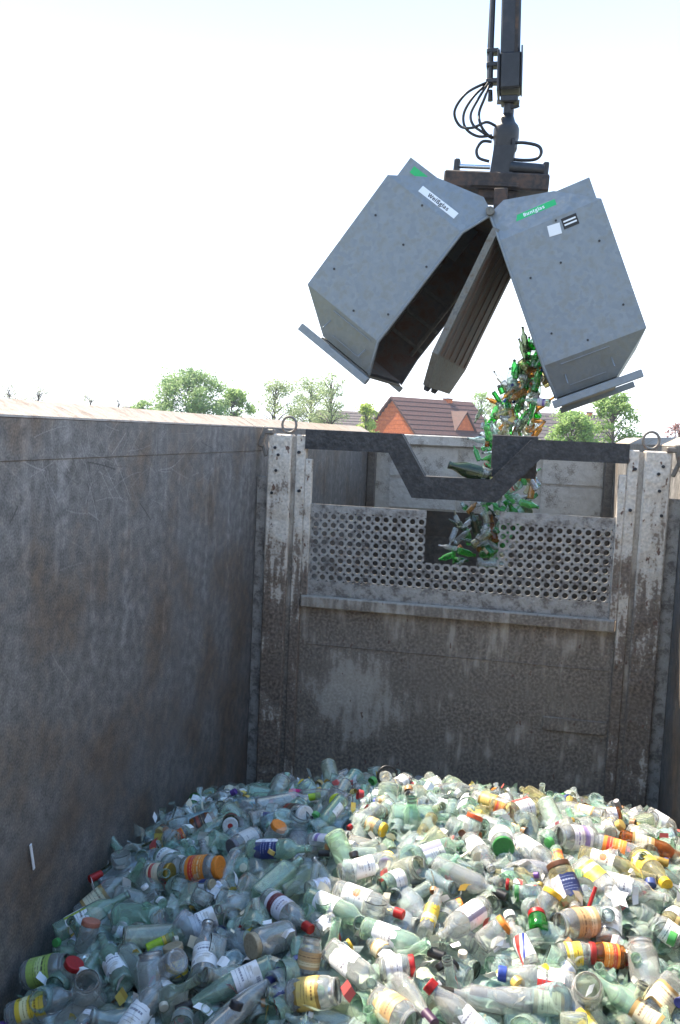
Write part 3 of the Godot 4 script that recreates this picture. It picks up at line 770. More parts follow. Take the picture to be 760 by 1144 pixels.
func build_gate() -> void:
	var t := base("divider_gate", Vector3.ZERO, "dirty white divider gate with notched black beam and perforated steel panel across the container", "gate")
	var st := ST()
	for x in [-1.0, 1.0]:
		st = ST(); bx(st, Vector3(x * 1.1405, 1.23, -0.03), Vector3(0.070, 2.08, 0.03), 0.004); build(st, "seal_strip", M.panel, t)
		st = ST(); bx(st, Vector3(x * 1.035, 1.36, -0.02), Vector3(0.138, 2.32, 0.10), 0.008); build(st, "post", M.post, t)
		st = ST(); bx(st, Vector3(x * 0.953, 1.36, -0.022), Vector3(0.026, 2.30, 0.05)); build(st, "post_groove", M.plate, t)
		st = ST(); bx(st, Vector3(x * 0.911, 1.36, -0.012), Vector3(0.058, 2.32, 0.06), 0.005); build(st, "flange", M.post, t)
		st = ST(); bx(st, Vector3(x * 0.862, 1.99, 0.002), Vector3(0.04, 0.79, 0.035), 0.004); build(st, "panel_guide", M.post, t)
		# lifting ring
		var ring := []
		for k in 16: ring.append(Vector3(x * 0.998 + cos(TAU * k / 16) * 0.042, 2.575 + sin(TAU * k / 16) * 0.046, -0.03))
		st = ST(); tube(st, ring, 0.0075, 8, true); build(st, "lifting_ring", M.steel, t)
		for b in [[1.06, 2.44], [1.04, 2.40], [1.05, 2.31], [0.92, 2.42], [1.07, 2.18], [0.91, 2.20]]:
			st = ST(); tube(st, [Vector3(x * b[0], b[1], 0.015), Vector3(x * b[0], b[1], 0.038)], 0.009, 8); build(st, "bolt", M.bolt, t)
		# latch where gate and wall meet
		var la := build_latch(x)
		la.name = "latch"
		t.add_child(la, true)
	# notched beam, bent from heavy plate
	var prof := PackedVector2Array([Vector2(-0.885, 2.552), Vector2(-0.885, 2.442), Vector2(-0.405, 2.442), Vector2(-0.262, 2.198), Vector2(0.202, 2.198), Vector2(0.425, 2.446), Vector2(0.885, 2.446), Vector2(0.885, 2.552), Vector2(0.373, 2.552), Vector2(0.165, 2.322), Vector2(-0.196, 2.322), Vector2(-0.336, 2.552)])
	st = ST(); prism(st, prof, 0.03, -0.075); build(st, "notched_beam", M.beam, t)
	st = ST(); bx(st, Vector3(0.285, 2.452, -0.098), Vector3(0.25, 0.236, 0.04), 0.004); build(st, "stiffener_plate", M.beam, t)
	# perforated panel
	build_panel(t)
	# ledge and lower plate
	st = ST(); bx(st, Vector3(0, 1.566, 0.006), Vector3(1.748, 0.066, 0.07), 0.006); build(st, "ledge", M.plate, t)
	st = ST(); bx(st, Vector3(0, 0.86, -0.03), Vector3(1.765, 1.34, 0.03)); build(st, "lower_plate", M.plate, t)
	for y in [1.31]:
		st = ST(); bx(st, Vector3(0.02, y, -0.012), Vector3(1.70, 0.006, 0.005), 0.002); build(st, "weld_bead", M.plate, t)
	st = ST(); bx(st, Vector3(0.70, 0.985, -0.008), Vector3(0.34, 0.075, 0.014), 0.003); build(st, "patch_plate", M.plate, t)

func build_latch(x: float) -> MeshInstance3D:
	var st := ST()
	bx(st, Vector3(x * 1.135, 2.50, 0.03), Vector3(0.03, 0.12, 0.03), 0.006, Basis(Vector3.BACK, 0.25 * x))
	bx(st, Vector3(x * 1.10, 2.53, 0.02), Vector3(0.06, 0.03, 0.05), 0.006)
	bx(st, Vector3(x * 1.128, 2.43, 0.02), Vector3(0.022, 0.09, 0.02), 0.005, Basis(Vector3.BACK, -0.35 * x))
	var o := MeshInstance3D.new()
	o.mesh = st.commit(); o.material_override = M.steel
	return o

func build_panel(t: Node3D) -> void:
	var st := ST()
	var p := 0.0504
	var z1 := 0.006; var z0 := -0.002
	var hr := 0.0160
	var n := 12
	var cols := 33
	var x0 := -0.8064
	var y0 := 2.062
	for r in 8:
		for c in cols:
			var cx := x0 + c * p; var cy := y0 - r * p
			if r < 5 and cx > -0.175 and cx < 0.235: continue
			for k in n:
				var a0 := TAU * k / n; var a1 := TAU * (k + 1) / n
				var i0 := Vector2(cos(a0), sin(a0)); var i1 := Vector2(cos(a1), sin(a1))
				var e0 := i0 / maxf(absf(i0.x), absf(i0.y)) * p * 0.5; var e1 := i1 / maxf(absf(i1.x), absf(i1.y)) * p * 0.5
				var C := Vector2(cx, cy)
				var f := func(v: Vector2, z: float): return Vector3(C.x + v.x, C.y + v.y, z)
				quad(st, f.call(i0 * hr, z1), f.call(e0, z1), f.call(e1, z1), f.call(i1 * hr, z1))
				quad(st, f.call(i1 * hr, z0), f.call(e1, z0), f.call(e0, z0), f.call(i0 * hr, z0))
				quad(st, f.call(i0 * hr, z1), f.call(i1 * hr, z1), f.call(i1 * hr, z0), f.call(i0 * hr, z0))
	# solid margins round the drilled field
	var xl := x0 - p / 2; var xr := x0 + (cols - 0.5) * p
	var zm := (z0 + z1) / 2; var th := z1 - z0
	var yb := y0 - 7.5 * p; var yt := y0 + 0.5 * p
	for m in [[-0.858, xl, yb, 2.13], [xr, 0.858, yb, 2.158], [-0.858, 0.858, 1.600, yb], [xl, -0.1764, yt, 2.13], [0.2268, xr, yt, 2.150]]:
		bx(st, Vector3((m[0] + m[1]) / 2, (m[2] + m[3]) / 2, zm), Vector3(m[1] - m[0], m[3] - m[2], th))
	build(st, "perforated_panel", M.panel, t)

# ------------------------------------------------------------------ houses and trees
func house(at: Vector3, turn: float, w: float, l: float, eave: float, ridge: float, wall: Material, roof: Material, label: String) -> Node3D:
	var t := base("house", at, label, "house")
	t.rotation.y = turn
	var st := ST()
	prism(st, PackedVector2Array([Vector2(-w / 2, 0), Vector2(w / 2, 0), Vector2(w / 2, eave), Vector2(0, ridge - 0.12), Vector2(-w / 2, eave)]), l / 2, -l / 2)
	build(st, "wall", wall, t)
	var sl := (ridge - eave) / (w / 2)
	for s in [-1, 1]:
		st = ST()
		prism(st, PackedVector2Array([Vector2(0, ridge), Vector2(s * (w / 2 + 0.5), eave - 0.5 * sl), Vector2(s * (w / 2 + 0.5), eave - 0.5 * sl + 0.2), Vector2(0, ridge + 0.22)]), l / 2 + 0.3, -l / 2 - 0.3)
		var r := build(st, "roof", roof, t)
		var rows := 9
		for k in rows: # courses of tiles
			var f0 := float(k) / rows; var f1 := float(k + 1) / rows
			st = ST()
			var xa: float = s * (w / 2 + 0.5) * f0; var xb: float = s * (w / 2 + 0.5) * f1
			var ya := lerpf(ridge + 0.22, eave - 0.5 * sl + 0.2, f0); var yb := lerpf(ridge + 0.22, eave - 0.5 * sl + 0.2, f1)
			prism(st, PackedVector2Array([Vector2(xa, ya + 0.005), Vector2(xb, yb + 0.005), Vector2(xb, yb + 0.09), Vector2(xa, ya + 0.03)]), l / 2 + 0.3, -l / 2 - 0.3)
			build(st, "tile_course", roof, r)
	for s in [-1, 1]: # a window in each side
		for k in 2:
			st = ST(); bx(st, Vector3(s * (w / 2 + 0.02), 1.5, (k - 0.5) * l * 0.5), Vector3(0.06, 1.2, 1.2)); build(st, "window", M.white, t)
			st = ST(); bx(st, Vector3(s * (w / 2 + 0.055), 1.5, (k - 0.5) * l * 0.5), Vector3(0.02, 1.0, 1.0)); build(st, "pane", M.pane, t)
	return t

func chimney(t: Node3D, at: Vector3, h: float) -> void:
	var st := ST(); bx(st, at + Vector3(0, h / 2, 0), Vector3(0.9, h, 0.7), 0.03)
	var c := build(st, "chimney", M.brick, t)
	st = ST(); bx(st, at + Vector3(0, h + 0.06, 0), Vector3(1.05, 0.12, 0.85), 0.03); build(st, "cap", M.roof_dark, c)

func build_houses() -> void:
	# brick house turned 45 degrees, gable to the container
	var turn := deg_to_rad(-45.0 )
	var l := 11.0
	var front := Vector3(-14.1, 0, -92.0)
	var dirv := Vector3(0.7071, 0, -0.7071)
	var h := house(front + dirv * (l / 2 + 0.3), atan2(-dirv.x, -dirv.z), 9.6, l, 2.3, 6.30, M.brick, M.roof, "orange brick house with red brown tiled roof and dormer beyond the gate")
	for k in 8: # rows of hung tiles on the gable
		var y := 2.4 + k * 0.45
		var hw := 4.8 * (6.15 - y) / 3.85
		var st := ST(); bx(st, Vector3(0, y, l / 2 + 0.03), Vector3(hw * 2.0, 0.40, 0.05), 0.01); build(st, "tile_row", M.brick, h)
	# dormer on the sunny side
	var st := ST()
	var sgn := -1.0 if (h.transform.basis.x.z < 0) else 1.0
	prism(st, PackedVector2Array([Vector2(-1.3, 2.6), Vector2(1.3, 2.6), Vector2(1.3, 3.3), Vector2(0, 5.1), Vector2(-1.3, 3.3)]), 4.0, 0.4, Transform3D(Basis(Vector3.UP, PI / 2 * sgn), Vector3(0, 0, -1.5)))
	var d := build(st, "dormer", M.brick, h)
	for s in [-1, 1]:
		st = ST()
		prism(st, PackedVector2Array([Vector2(0, 5.15), Vector2(s * 1.55, 3.0), Vector2(s * 1.55, 3.16), Vector2(0, 5.32)]), 4.25, 0.3, Transform3D(Basis(Vector3.UP, PI / 2 * sgn), Vector3(0, 0, -1.5)))
		build(st, "dormer_roof", M.roof, d)
	chimney(h, Vector3(0, 5.8, -2.2), 0.85)
	# dark roof left of it
	house(Vector3(-22.4, 0, -112), deg_to_rad(90), 9, 8.4, 2.2, 5.0, M.plaster, M.roof_dark, "low house with plain dark roof left of the brick house")
	# roof on the right with skylight and chimney
	var h3 := house(Vector3(5.6, 0, -112), deg_to_rad(90), 10, 9.8, 2.1, 5.75, M.plaster, M.roof_dark, "house with dark roof, small skylight and chimney behind the round green tree")
	chimney(h3, Vector3(0.2, 4.9, 2.4), 1.3)
	st = ST(); bx(st, Vector3(2.2, 4.42, -2.6), Vector3(1.1, 0.1, 1.0), 0.02, Basis(Vector3.BACK, -0.605)); build(st, "skylight", M.white, h3)
	house(Vector3(-57.3, 0, -122), deg_to_rad(90), 7, 2.6, 2.2, 4.6, M.plaster, M.roof_dark, "small dark roofed shed far off beyond the left wall")

func tree(at: Vector3, top: float, hw: float, leaf: String, density: float, label: String, airy := false) -> void:
	var t := base("tree", at, label, "tree", "trees beyond the container")
	var st := ST()
	var tr := 0.02 * top + 0.04
	var lean := Vector3(rng.randf_range(-0.3, 0.3), 0, rng.randf_range(-0.3, 0.3))
	tube(st, [Vector3.ZERO, Vector3(0, top * 0.4, 0) + lean * 0.4, Vector3(0, top * 0.9, 0) + lean], [tr, tr * 0.7, tr * 0.15], 8)
	var tips := []
	var nl := 44 if not airy else 54
	for i in nl:
		var y1 := top * (0.16 + 0.80 * pow(rng.randf(), 0.85))
		var q := y1 / top
		# wide in the middle, uneven outline
		var f := pow(maxf(1.0 - pow(absf(q - 0.5) / 0.52, 2.4), 0.04), 0.6) * rng.randf_range(0.7, 1.12)
		var a := rng.randf() * TAU
		var e := Vector3(cos(a), 0, sin(a)) * hw * f * sqrt(rng.randf_range(0.05, 1.0))
		var y0 := maxf(y1 - top * rng.randf_range(0.08, 0.25), top * 0.08)
		var p0 := Vector3(0, y0, 0) + lean * (y0 / top)
		var p1 := e + Vector3(0, y1, 0) + lean * q
		tube(st, [p0, p0.lerp(p1, 0.5) + Vector3(0, 0.03 * top, 0), p1], [tr * 0.30, tr * 0.18, 0.01], 5)
		tips.append(p1)
	tips.append(Vector3(0, top * 0.96, 0) + lean)
	build(st, "trunk", M.bark, t)
	st = ST()
	var per := int(density / tips.size())
	var cr := hw * (0.36 if not airy else 0.34)
	for p in tips:
		var clump := cr * rng.randf_range(0.6, 1.15)
		for i in per:
			var o := Vector3(rng.randfn(), rng.randfn() * 0.75, rng.randfn()) * clump * 0.5
			var c: Vector3 = p + o
			if c.y > top + 0.1 or c.y < 0.6: continue
			var s := rng.randf_range(0.05, 0.11) * (1.0 + absf(at.z) / 110.0) * (0.75 if airy else 1.0)
			var B := Basis.from_euler(Vector3(rng.randf() * TAU, rng.randf() * TAU, rng.randf() * TAU))
			tri(st, c + B * Vector3(-s, 0, 0), c + B * Vector3(s * 0.2, s * 0.5, 0), c + B * Vector3(s, 0, s * 0.3))
			tri(st, c + B * Vector3(-s, 0, 0), c + B * Vector3(s, 0, s * 0.3), c + B * Vector3(s * 0.2, -s * 0.5, 0))
	build(st, "crown", M["leaf_" + leaf], t)

func build_trees() -> void:
	tree(Vector3(-28.5, 0, -70), 7.35, 3.4, "mid", 12000, "full green round topped tree above the left wall")
	tree(Vector3(-26.0, 0, -75), 6.0, 1.9, "fresh", 5600, "small round tree just right of the full green tree")
	tree(Vector3(-39.4, 0, -85), 4.9, 1.7, "fresh", 2600, "low bush like tree just left of the full green tree")
	tree(Vector3(-25.1, 0, -85), 7.6, 2.9, "pale", 5200, "thin birch like tree, first of three above the left post", true)
	tree(Vector3(-22.4, 0, -90), 8.1, 3.3, "pale", 6800, "taller birch like tree, middle of three above the left post", true)
	tree(Vector3(-17.9, 0, -80), 8.2, 2.1, "pale", 3200, "slender pale tree closest to the tilted box, third of three", true)
	tree(Vector3(-57.9, 0, -90), 6.7, 2.6, "twig", 1500, "sparse leafless looking tree at the edge of the picture above left wall", true)
	tree(Vector3(-57.6, 0, -95), 6.4, 2.0, "twig", 1100, "sparse small tree second from the left above the wall", true)
	tree(Vector3(-58.1, 0, -110), 6.3, 2.4, "twig", 1100, "faint sparse tree third from the left above the wall", true)
	tree(Vector3(-54.1, 0, -110), 6.0, 1.2, "twig", 380, "very faint thin sapling beside the dark shed roof", true)
	tree(Vector3(-14.6, 0, -80), 5.2, 1.3, "lime", 3000, "bright yellow green bush beside the brick gable")
	tree(Vector3(-5.5, 0, -120), 8.7, 2.8, "fresh", 4200, "pale tree rising behind the brick house roof", true)
	tree(Vector3(-3.6, 0, -115), 7.5, 1.6, "pale", 1500, "small pale tree between brick house and falling glass", true)
	tree(Vector3(6.4, 0, -60), 6.0, 1.7, "fresh", 4600, "leafy green tree under the corner of the tilted box")
	tree(Vector3(3.05, 0, -55), 4.45, 1.6, "fresh", 4600, "round bright green tree in front of dark roof")
	tree(Vector3(12.0, 0, -70), 4.4, 1.1, "red", 1300, "reddish bush beside the lifting ring of the right post")

# ------------------------------------------------------------------ crane
func build_crane() -> void:
	var t := base("loading_crane", Vector3.ZERO, "black hydraulic crane arm with hoses, rotator and rusty crossbeam", "crane")
	var z := -2.2
	var st := ST()
	var tilt := Basis(Vector3.BACK, 0.036)
	var X := Transform3D(tilt, Vector3(0.06, 5.17, z))
	var put := func(c: Vector3, s: Vector3, ch: float, called: String, m: Material):
		var q := ST(); bx(q, X * c, s, ch, tilt); return build(q, called, m, t)
	put.call(Vector3(0, 1.95, 0), Vector3(0.145, 3.4, 0.17), 0.012, "inner_stick", M.crane)
	put.call(Vector3(0.005, 0.14, 0), Vector3(0.165, 0.27, 0.20), 0.015, "stick_sleeve", M.crane)
	put.call(Vector3(-0.084, 0.14, 0.0), Vector3(0.018, 0.30, 0.22), 0.004, "side_plate", M.crane)
	put.call(Vector3(0.088, 0.16, 0.0), Vector3(0.012, 0.30, 0.22), 0.004, "side_plate", M.crane)
	put.call(Vector3(0.045, 1.0, 0.088), Vector3(0.025, 1.5, 0.012), 0.003, "wear_strip", M.crane_rust)
	# out of sight above: knuckle, boom and pillar
	put.call(Vector3(0, 3.55, 0), Vector3(0.3, 0.45, 0.3), 0.03, "knuckle", M.crane)
	st = ST(); tube(st, [Vector3(-0.1, 8.75, z), Vector3(6.5, 7.6, -8.0)], 0.17, 4); build(st, "boom", M.crane, t)
	st = ST(); tube(st, [Vector3(6.5, 7.7, -8.0), Vector3(6.5, 0, -8.0)], 0.22, 10); build(st, "pillar", M.crane, t)
	# hose pipes beside the stick
	st = ST(); tube(st, [Vector3(-0.118, 8.4, z), Vector3(-0.104, 5.86, z), Vector3(-0.095, 5.45, z + 0.02), Vector3(-0.088, 5.22, z)], 0.020, 10); build(st, "hose_pipe", M.crane, t)
	st = ST(); tube(st, [Vector3(-0.128, 8.4, z - 0.05), Vector3(-0.112, 5.5, z - 0.05), Vector3(-0.10, 5.24, z - 0.05)], 0.018, 10); build(st, "hose_pipe", M.crane, t)
	for y in [5.48, 5.38, 5.26]:
		st = ST(); bx(st, Vector3(-0.075 - (y - 5.2) * 0.03, y, z), Vector3(0.09, 0.035, 0.08), 0.006); build(st, "pipe_clamp", M.crane, t)
	st = ST(); tube(st, [Vector3(-0.085, 5.20, z), Vector3(-0.082, 5.12, z)], [0.016, 0.02], 8); build(st, "hose_fitting", M.crane, t)
	# four hoses looping to the rotator
	for hs in [
		[[-0.11, 5.26], [-0.26, 5.15], [-0.345, 5.03], [-0.30, 4.93], [-0.20, 4.90], [-0.10, 4.935], [-0.03, 4.92]],
		[[-0.11, 5.25], [-0.21, 5.14], [-0.275, 5.02], [-0.255, 4.91], [-0.16, 4.845], [-0.05, 4.85]],
		[[-0.10, 5.24], [-0.17, 5.13], [-0.222, 5.02], [-0.20, 4.93], [-0.13, 4.87], [-0.05, 4.84]],
		[[-0.09, 5.23], [-0.12, 5.12], [-0.158, 5.02], [-0.14, 4.92], [-0.09, 4.86], [-0.03, 4.84]]]:
		var pts := []
		for q in hs: pts.append(Vector3(q[0], q[1], z + 0.05 + rng.randf_range(-0.05, 0.05)))
		st = ST(); tube(st, spline(pts, 7), 0.0105, 8); build(st, "hose", M.hose, t)
	st = ST(); tube(st, spline([Vector3(-0.05, 4.80, z + 0.05), Vector3(-0.12, 4.80, z + 0.06), Vector3(-0.16, 4.74, z + 0.06), Vector3(-0.14, 4.68, z + 0.06), Vector3(-0.06, 4.655, z + 0.05)], 7), 0.0115, 8); build(st, "hose", M.hose, t)
	st = ST(); tube(st, spline([Vector3(0.10, 4.79, z + 0.05), Vector3(0.20, 4.785, z + 0.06), Vector3(0.30, 4.76, z + 0.06), Vector3(0.325, 4.71, z + 0.06), Vector3(0.29, 4.665, z + 0.06), Vector3(0.20, 4.66, z + 0.05), Vector3(0.10, 4.67, z + 0.05)], 7), 0.0125, 8); build(st, "hose", M.hose, t)
	# link and rotator
	st = ST(); bx(st, Vector3(0.064, 5.115, z), Vector3(0.13, 0.05, 0.14), 0.008); build(st, "link_yoke", M.crane, t)
	st = ST(); tube(st, [Vector3(-0.03, 5.11, z), Vector3(0.14, 5.105, z)], 0.018, 10); build(st, "link_pin", M.steel, t)
	st = ST(); tube(st, [Vector3(0.062, 5.11, z), Vector3(0.062, 4.96, z)], 0.040, 14); build(st, "shaft", M.crane, t)
	st = ST(); tube(st, [Vector3(0.08, 5.055, z + 0.03), Vector3(0.115, 5.06, z + 0.03), Vector3(0.14, 5.07, z + 0.03)], 0.012, 8); build(st, "grease_nozzle", M.crane, t)
	mi(lathe([[0.0, 0.0], [0.085, 0.0], [0.09, 0.02], [0.09, 0.07], [0.098, 0.09], [0.098, 0.16], [0.088, 0.185], [0.066, 0.21], [0.045, 0.27], [0.0, 0.27]], 28), "rotator", M.crane, t, Transform3D(Basis(), Vector3(0.053, 4.745, z)))
	st = ST(); bx(st, Vector3(0.115, 4.76, z + 0.07), Vector3(0.03, 0.11, 0.04), 0.006); build(st, "valve_block", M.crane, t)
	st = ST(); prism(st, PackedVector2Array([Vector2(-0.055, 4.50), Vector2(0.115, 4.50), Vector2(0.128, 4.76), Vector2(-0.028, 4.76)]), z + 0.10, z - 0.10); build(st, "hanger_bracket", M.crane, t)
	# crossbeam and hydraulic cylinders on it
	var R := Basis(Vector3.BACK, -0.055)
	st = ST(); bx(st, Vector3(0.002, 4.49, z), Vector3(0.79, 0.125, 0.30), 0.012, R); build(st, "crossbeam", M.crane_rust, t)
	st = ST(); bx(st, Vector3(0.0, 4.455, z + 0.155), Vector3(0.36, 0.03, 0.02), 0.004, R); build(st, "wear_bar", M.crane_rust, t)
	st = ST(); bx(st, Vector3(0.02, 4.40, z), Vector3(0.30, 0.08, 0.2), 0.01, R); build(st, "hinge_block", M.crane_rust, t)
	st = ST(); tube(st, [Vector3(-0.29, 4.618, z + 0.07), Vector3(-0.05, 4.605, z + 0.07)], 0.017, 12); build(st, "cylinder_rod", M.chrome, t)
	st = ST(); tube(st, [Vector3(0.10, 4.60, z + 0.07), Vector3(0.355, 4.575, z + 0.07)], 0.048, 14); build(st, "cylinder", M.crane, t)
	for c in [Vector3(-0.305, 4.60, z + 0.05), Vector3(0.365, 4.565, z + 0.05)]:
		st = ST(); bx(st, c, Vector3(0.045, 0.14, 0.10), 0.008, R); build(st, "cylinder_lug", M.crane, t)

# ------------------------------------------------------------------ the opened collection box
func half_shell(g: Node3D, sg: float, ang: float, label: String) -> Node3D:
	var t := Node3D.new()
	t.name = "half_shell"
	g.add_child(t, true)
	t.rotation.z = ang
	t.set_meta("label", label)
	var D := -1.5
	# outline [u, v, set-back of the front]
	var P := [[0.015, -1.35, 0.16], [0.45, -1.35, 0.16], [0.72, -1.12, 0.0], [0.72, -0.20, 0.0], [0.455, -0.012, 0.06], [0.12, 0.075, 0.085], [0.0, 0.02, 0.07]]
	var eo := 0.07 if sg < 0 else 0.005
	var O := [eo, -0.2, 0.0]; var Q := [eo, -1.12, 0.0]
	for inner in [false, true]:
		var st := ST()
		var k := 0.014 if inner else 0.0
		var mid := Vector3(sg * 0.35, -0.65, D / 2)
		var f := func(e: Array, back: bool) -> Vector3:
			var v := Vector3(sg * e[0], e[1], (D + e[2]) if back else -e[2])
			if inner:
				v.y += (mid.y - v.y) * 0.02
				v.x += (mid.x - v.x) * (0.035 if e[0] > 0.2 else 0.0)
				v.z += (mid.z - v.z) * 0.018
			return v
		for bk in [false, true]:
			_face(st, f.call(O, bk), f.call(Q, bk), f.call(P[2], bk), f.call(P[3], bk), mid)
			_face(st, f.call(Q, bk), f.call(P[0], bk), f.call(P[1], bk), f.call(P[2], bk), mid)
			_face(st, f.call(O, bk), f.call(P[3], bk), f.call(P[4], bk), f.call(P[5], bk), mid)
			var a: Vector3 = f.call(O, bk); var b: Vector3 = f.call(P[5], bk); var c: Vector3 = f.call(P[6], bk)
			if (b - a).cross(c - a).dot(a - mid) > 0: tri(st, a, b, c)
			else: tri(st, a, c, b)
		for i in 6:
			_face(st, f.call(P[i], false), f.call(P[i + 1], false), f.call(P[i + 1], true), f.call(P[i], true), mid)
		build(st, "inner_lining" if inner else "sheet_shell", M.inside if inner else M.galv, t)
	# folded edge round the opening
	var path := [Vector3(sg * 0.015, -1.35, -0.16), Vector3(sg * eo, -1.12, 0), Vector3(sg * eo, -0.2, 0), Vector3(0, 0.02, -0.07)]
	for bk in [false, true]:
		var st2 := ST()
		var pp := []
		for q in path: pp.append(Vector3(q.x, q.y, D - q.z) if bk else q)
		tube(st2, pp, 0.011, 6); build(st2, "folded_edge", M.galv, t)
	# base plate sticking out below
	var st := ST(); bx(st, Vector3(sg * 0.295, -1.392, -0.10), Vector3(0.63, 0.055, 0.05), 0.004); build(st, "base_flange", M.galv, t)
	st = ST(); bx(st, Vector3(sg * 0.235, -1.368, D / 2), Vector3(0.44, 0.022, 1.18), 0.003); build(st, "base_plate", M.galv_dull, t)
	st = ST(); bx(st, Vector3(sg * 0.30, -1.39, D + 0.13), Vector3(0.62, 0.05, 0.05), 0.004); build(st, "base_flange", M.galv, t)
	# upright end plate behind the sloping top
	for zz in [-0.12, D + 0.12]:
		st = ST()
		prism(st, PackedVector2Array([Vector2(sg * 0.30, -0.30), Vector2(sg * 0.703, -0.30), Vector2(sg * 0.703, -0.004), Vector2(sg * 0.30, -0.004)]), zz, zz - 0.012)
		build(st, "lifting_plate", M.galv, t)
	# embossed frame on the lower slope
	var B := Basis(Vector3.RIGHT, -0.61)
	for e in [[0.29, -1.15, 0.34, 0.008], [0.26, -1.30, 0.26, 0.008]]:
		st = ST(); bx(st, Vector3(sg * e[0], e[1], -(-1.12 - e[1]) * 0.696 + 0.004), Vector3(e[2], e[3], 0.008), 0.002, B); build(st, "embossed_rib", M.galv, t)
	for x in [0.125, 0.45]:
		st = ST(); bx(st, Vector3(sg * x, -1.225, -0.073 + 0.004), Vector3(0.008, 0.16, 0.008), 0.002, B); build(st, "embossed_rib", M.galv, t)
	# bolts
	for b in [[0.62, -0.46], [0.12, -0.52], [0.34, -0.50], [0.63, -0.92], [0.13, -0.93], [0.40, -0.22], [0.34, -1.06]]:
		st = ST(); tube(st, [Vector3(sg * b[0], b[1], -0.004), Vector3(sg * b[0], b[1], 0.005)], 0.008, 8); build(st, "bolt", M.bolt, t)
	# ribs inside
	for y in [-0.62, -0.84, -1.04]:
		st = ST(); bx(st, Vector3(sg * 0.66, y, D / 2), Vector3(0.05, 0.03, 1.36), 0.004); build(st, "inner_rib", M.rib, t)
		st = ST(); bx(st, Vector3(sg * 0.36, y, D + 0.045), Vector3(0.58, 0.03, 0.03), 0.004); build(st, "inner_rib", M.rib, t)
	for x in [0.12, 0.40]:
		st = ST(); bx(st, Vector3(sg * x, -0.75, D + 0.055), Vector3(0.03, 0.75, 0.03), 0.004); build(st, "inner_rib", M.rib, t)
	return t

func sticker(t: Node3D, c: Vector3, size: Vector2, B: Basis, mat: Material, words: String, ink: Material, called := "sticker") -> void:
	var st := ST(); bx(st, c, Vector3(size.x, size.y, 0.002), 0.0004, B)
	var s := build(st, called, mat, t)
	if words != "":
		var tm := TextMesh.new()
		tm.text = words
		var fnt := SystemFont.new(); fnt.font_names = PackedStringArray(["Droid Sans"]); fnt.font_weight = 700
		tm.font = fnt
		tm.font_size = 32
		tm.pixel_size = size.y * 0.78 / 32.0
		tm.depth = 0.0008
		mi(tm, "lettering", ink, s, Transform3D(B, c + B * Vector3(0, 0, 0.0018)))

func build_grab() -> void:
	var g := base("collection_box", Vector3(0.0, 4.095, -1.45), "opened galvanised collection box hanging from the crane, two halves swung apart", "recycling container")
	g.rotation.y = deg_to_rad(-4.0)
	var r := half_shell(g, 1.0, deg_to_rad(22.3), "galvanised half box marked Buntglas, tipped to one side and spilling glass")
	var l := half_shell(g, -1.0, deg_to_rad(-36.5), "galvanised half box marked Weißglas, tipped away with its dark inside showing")
	l.scale = Vector3(1.06, 1.035, 1.0)
	var lean := Basis(Vector3.RIGHT, -0.30)
	sticker(r, Vector3(0.285, -0.092, -0.035), Vector2(0.31, 0.046), lean, M.greenpaint, "Buntglas", M.white)
	sticker(l, Vector3(-0.33, -0.137, -0.019), Vector2(0.31, 0.05), lean, M.white, "Weißglas", M.blackpaint)
	sticker(r, Vector3(0.372, -0.275, 0.0022), Vector2(0.085, 0.075), Basis(Vector3.BACK, -0.1), M.white, "", M.white, "torn_sticker")
	sticker(r, Vector3(0.485, -0.262, 0.0022), Vector2(0.105, 0.075), Basis(), M.blackpaint, "", M.white, "type_plate")
	for e in [0.012, -0.012]:
		var st := ST(); bx(st, Vector3(0.485, -0.262 + e, 0.0042), Vector3(0.085, 0.011, 0.001)); build(st, "printed_line", M.white, r)
	sticker(l, Vector3(-0.585, -0.062, -0.117), Vector2(0.12, 0.05), Basis(), M.greenpaint, "", M.white)
	# middle partition hanging between the halves
	var p := Node3D.new()
	p.name = "partition"
	g.add_child(p, true)
	p.position = Vector3(0.045, -0.11, 0)
	p.rotation.z = deg_to_rad(-23.5)
	p.set_meta("label", "ribbed grey partition slab hanging between the two halves")
	var st := ST()
	var X := Transform3D(Basis(Vector3.UP, PI / 2), Vector3(0.0, 0, 0))   # polygon x runs into depth (-z)
	var poly := PackedVector2Array([Vector2(0.02, 0.02), Vector2(0.0, -0.05), Vector2(0.0, -0.93), Vector2(0.22, -1.17), Vector2(1.24, -1.17), Vector2(1.46, -0.93), Vector2(1.46, 0.02)])
	prism(st, poly, 0.022, -0.026, X); build(st, "slab", M.galv_dull, p)
	for k in 5:
		st = ST(); bx(st, Vector3(0.030, -0.47, -0.20 - k * 0.27), Vector3(0.008, 0.90, 0.03), 0.003); build(st, "stiffener", M.inside, p)
	st = ST(); bx(st, Vector3(0.0245, -0.50, -0.73), Vector3(0.003, 0.86, 1.36)); build(st, "face_sheet", M.inside, p)
	for zz in [-0.30, -0.62]:
		st = ST(); tube(st, [Vector3(0, -1.17, zz), Vector3(0.0, -1.205, zz)], [0.03, 0.02], 8); build(st, "foot", M.bolt, p)
	# hinge bar of the box
	st = ST(); tube(st, [Vector3(0.0, 0.03, -0.02), Vector3(0.0, 0.03, -1.48)], 0.03, 12); build(st, "hinge_bar", M.galv_dull, g)
	for zz in [-0.55, -0.95]:
		st = ST(); bx(st, Vector3(0.01, 0.17, zz), Vector3(0.10, 0.30, 0.03), 0.006); build(st, "hanger", M.crane_rust, g)

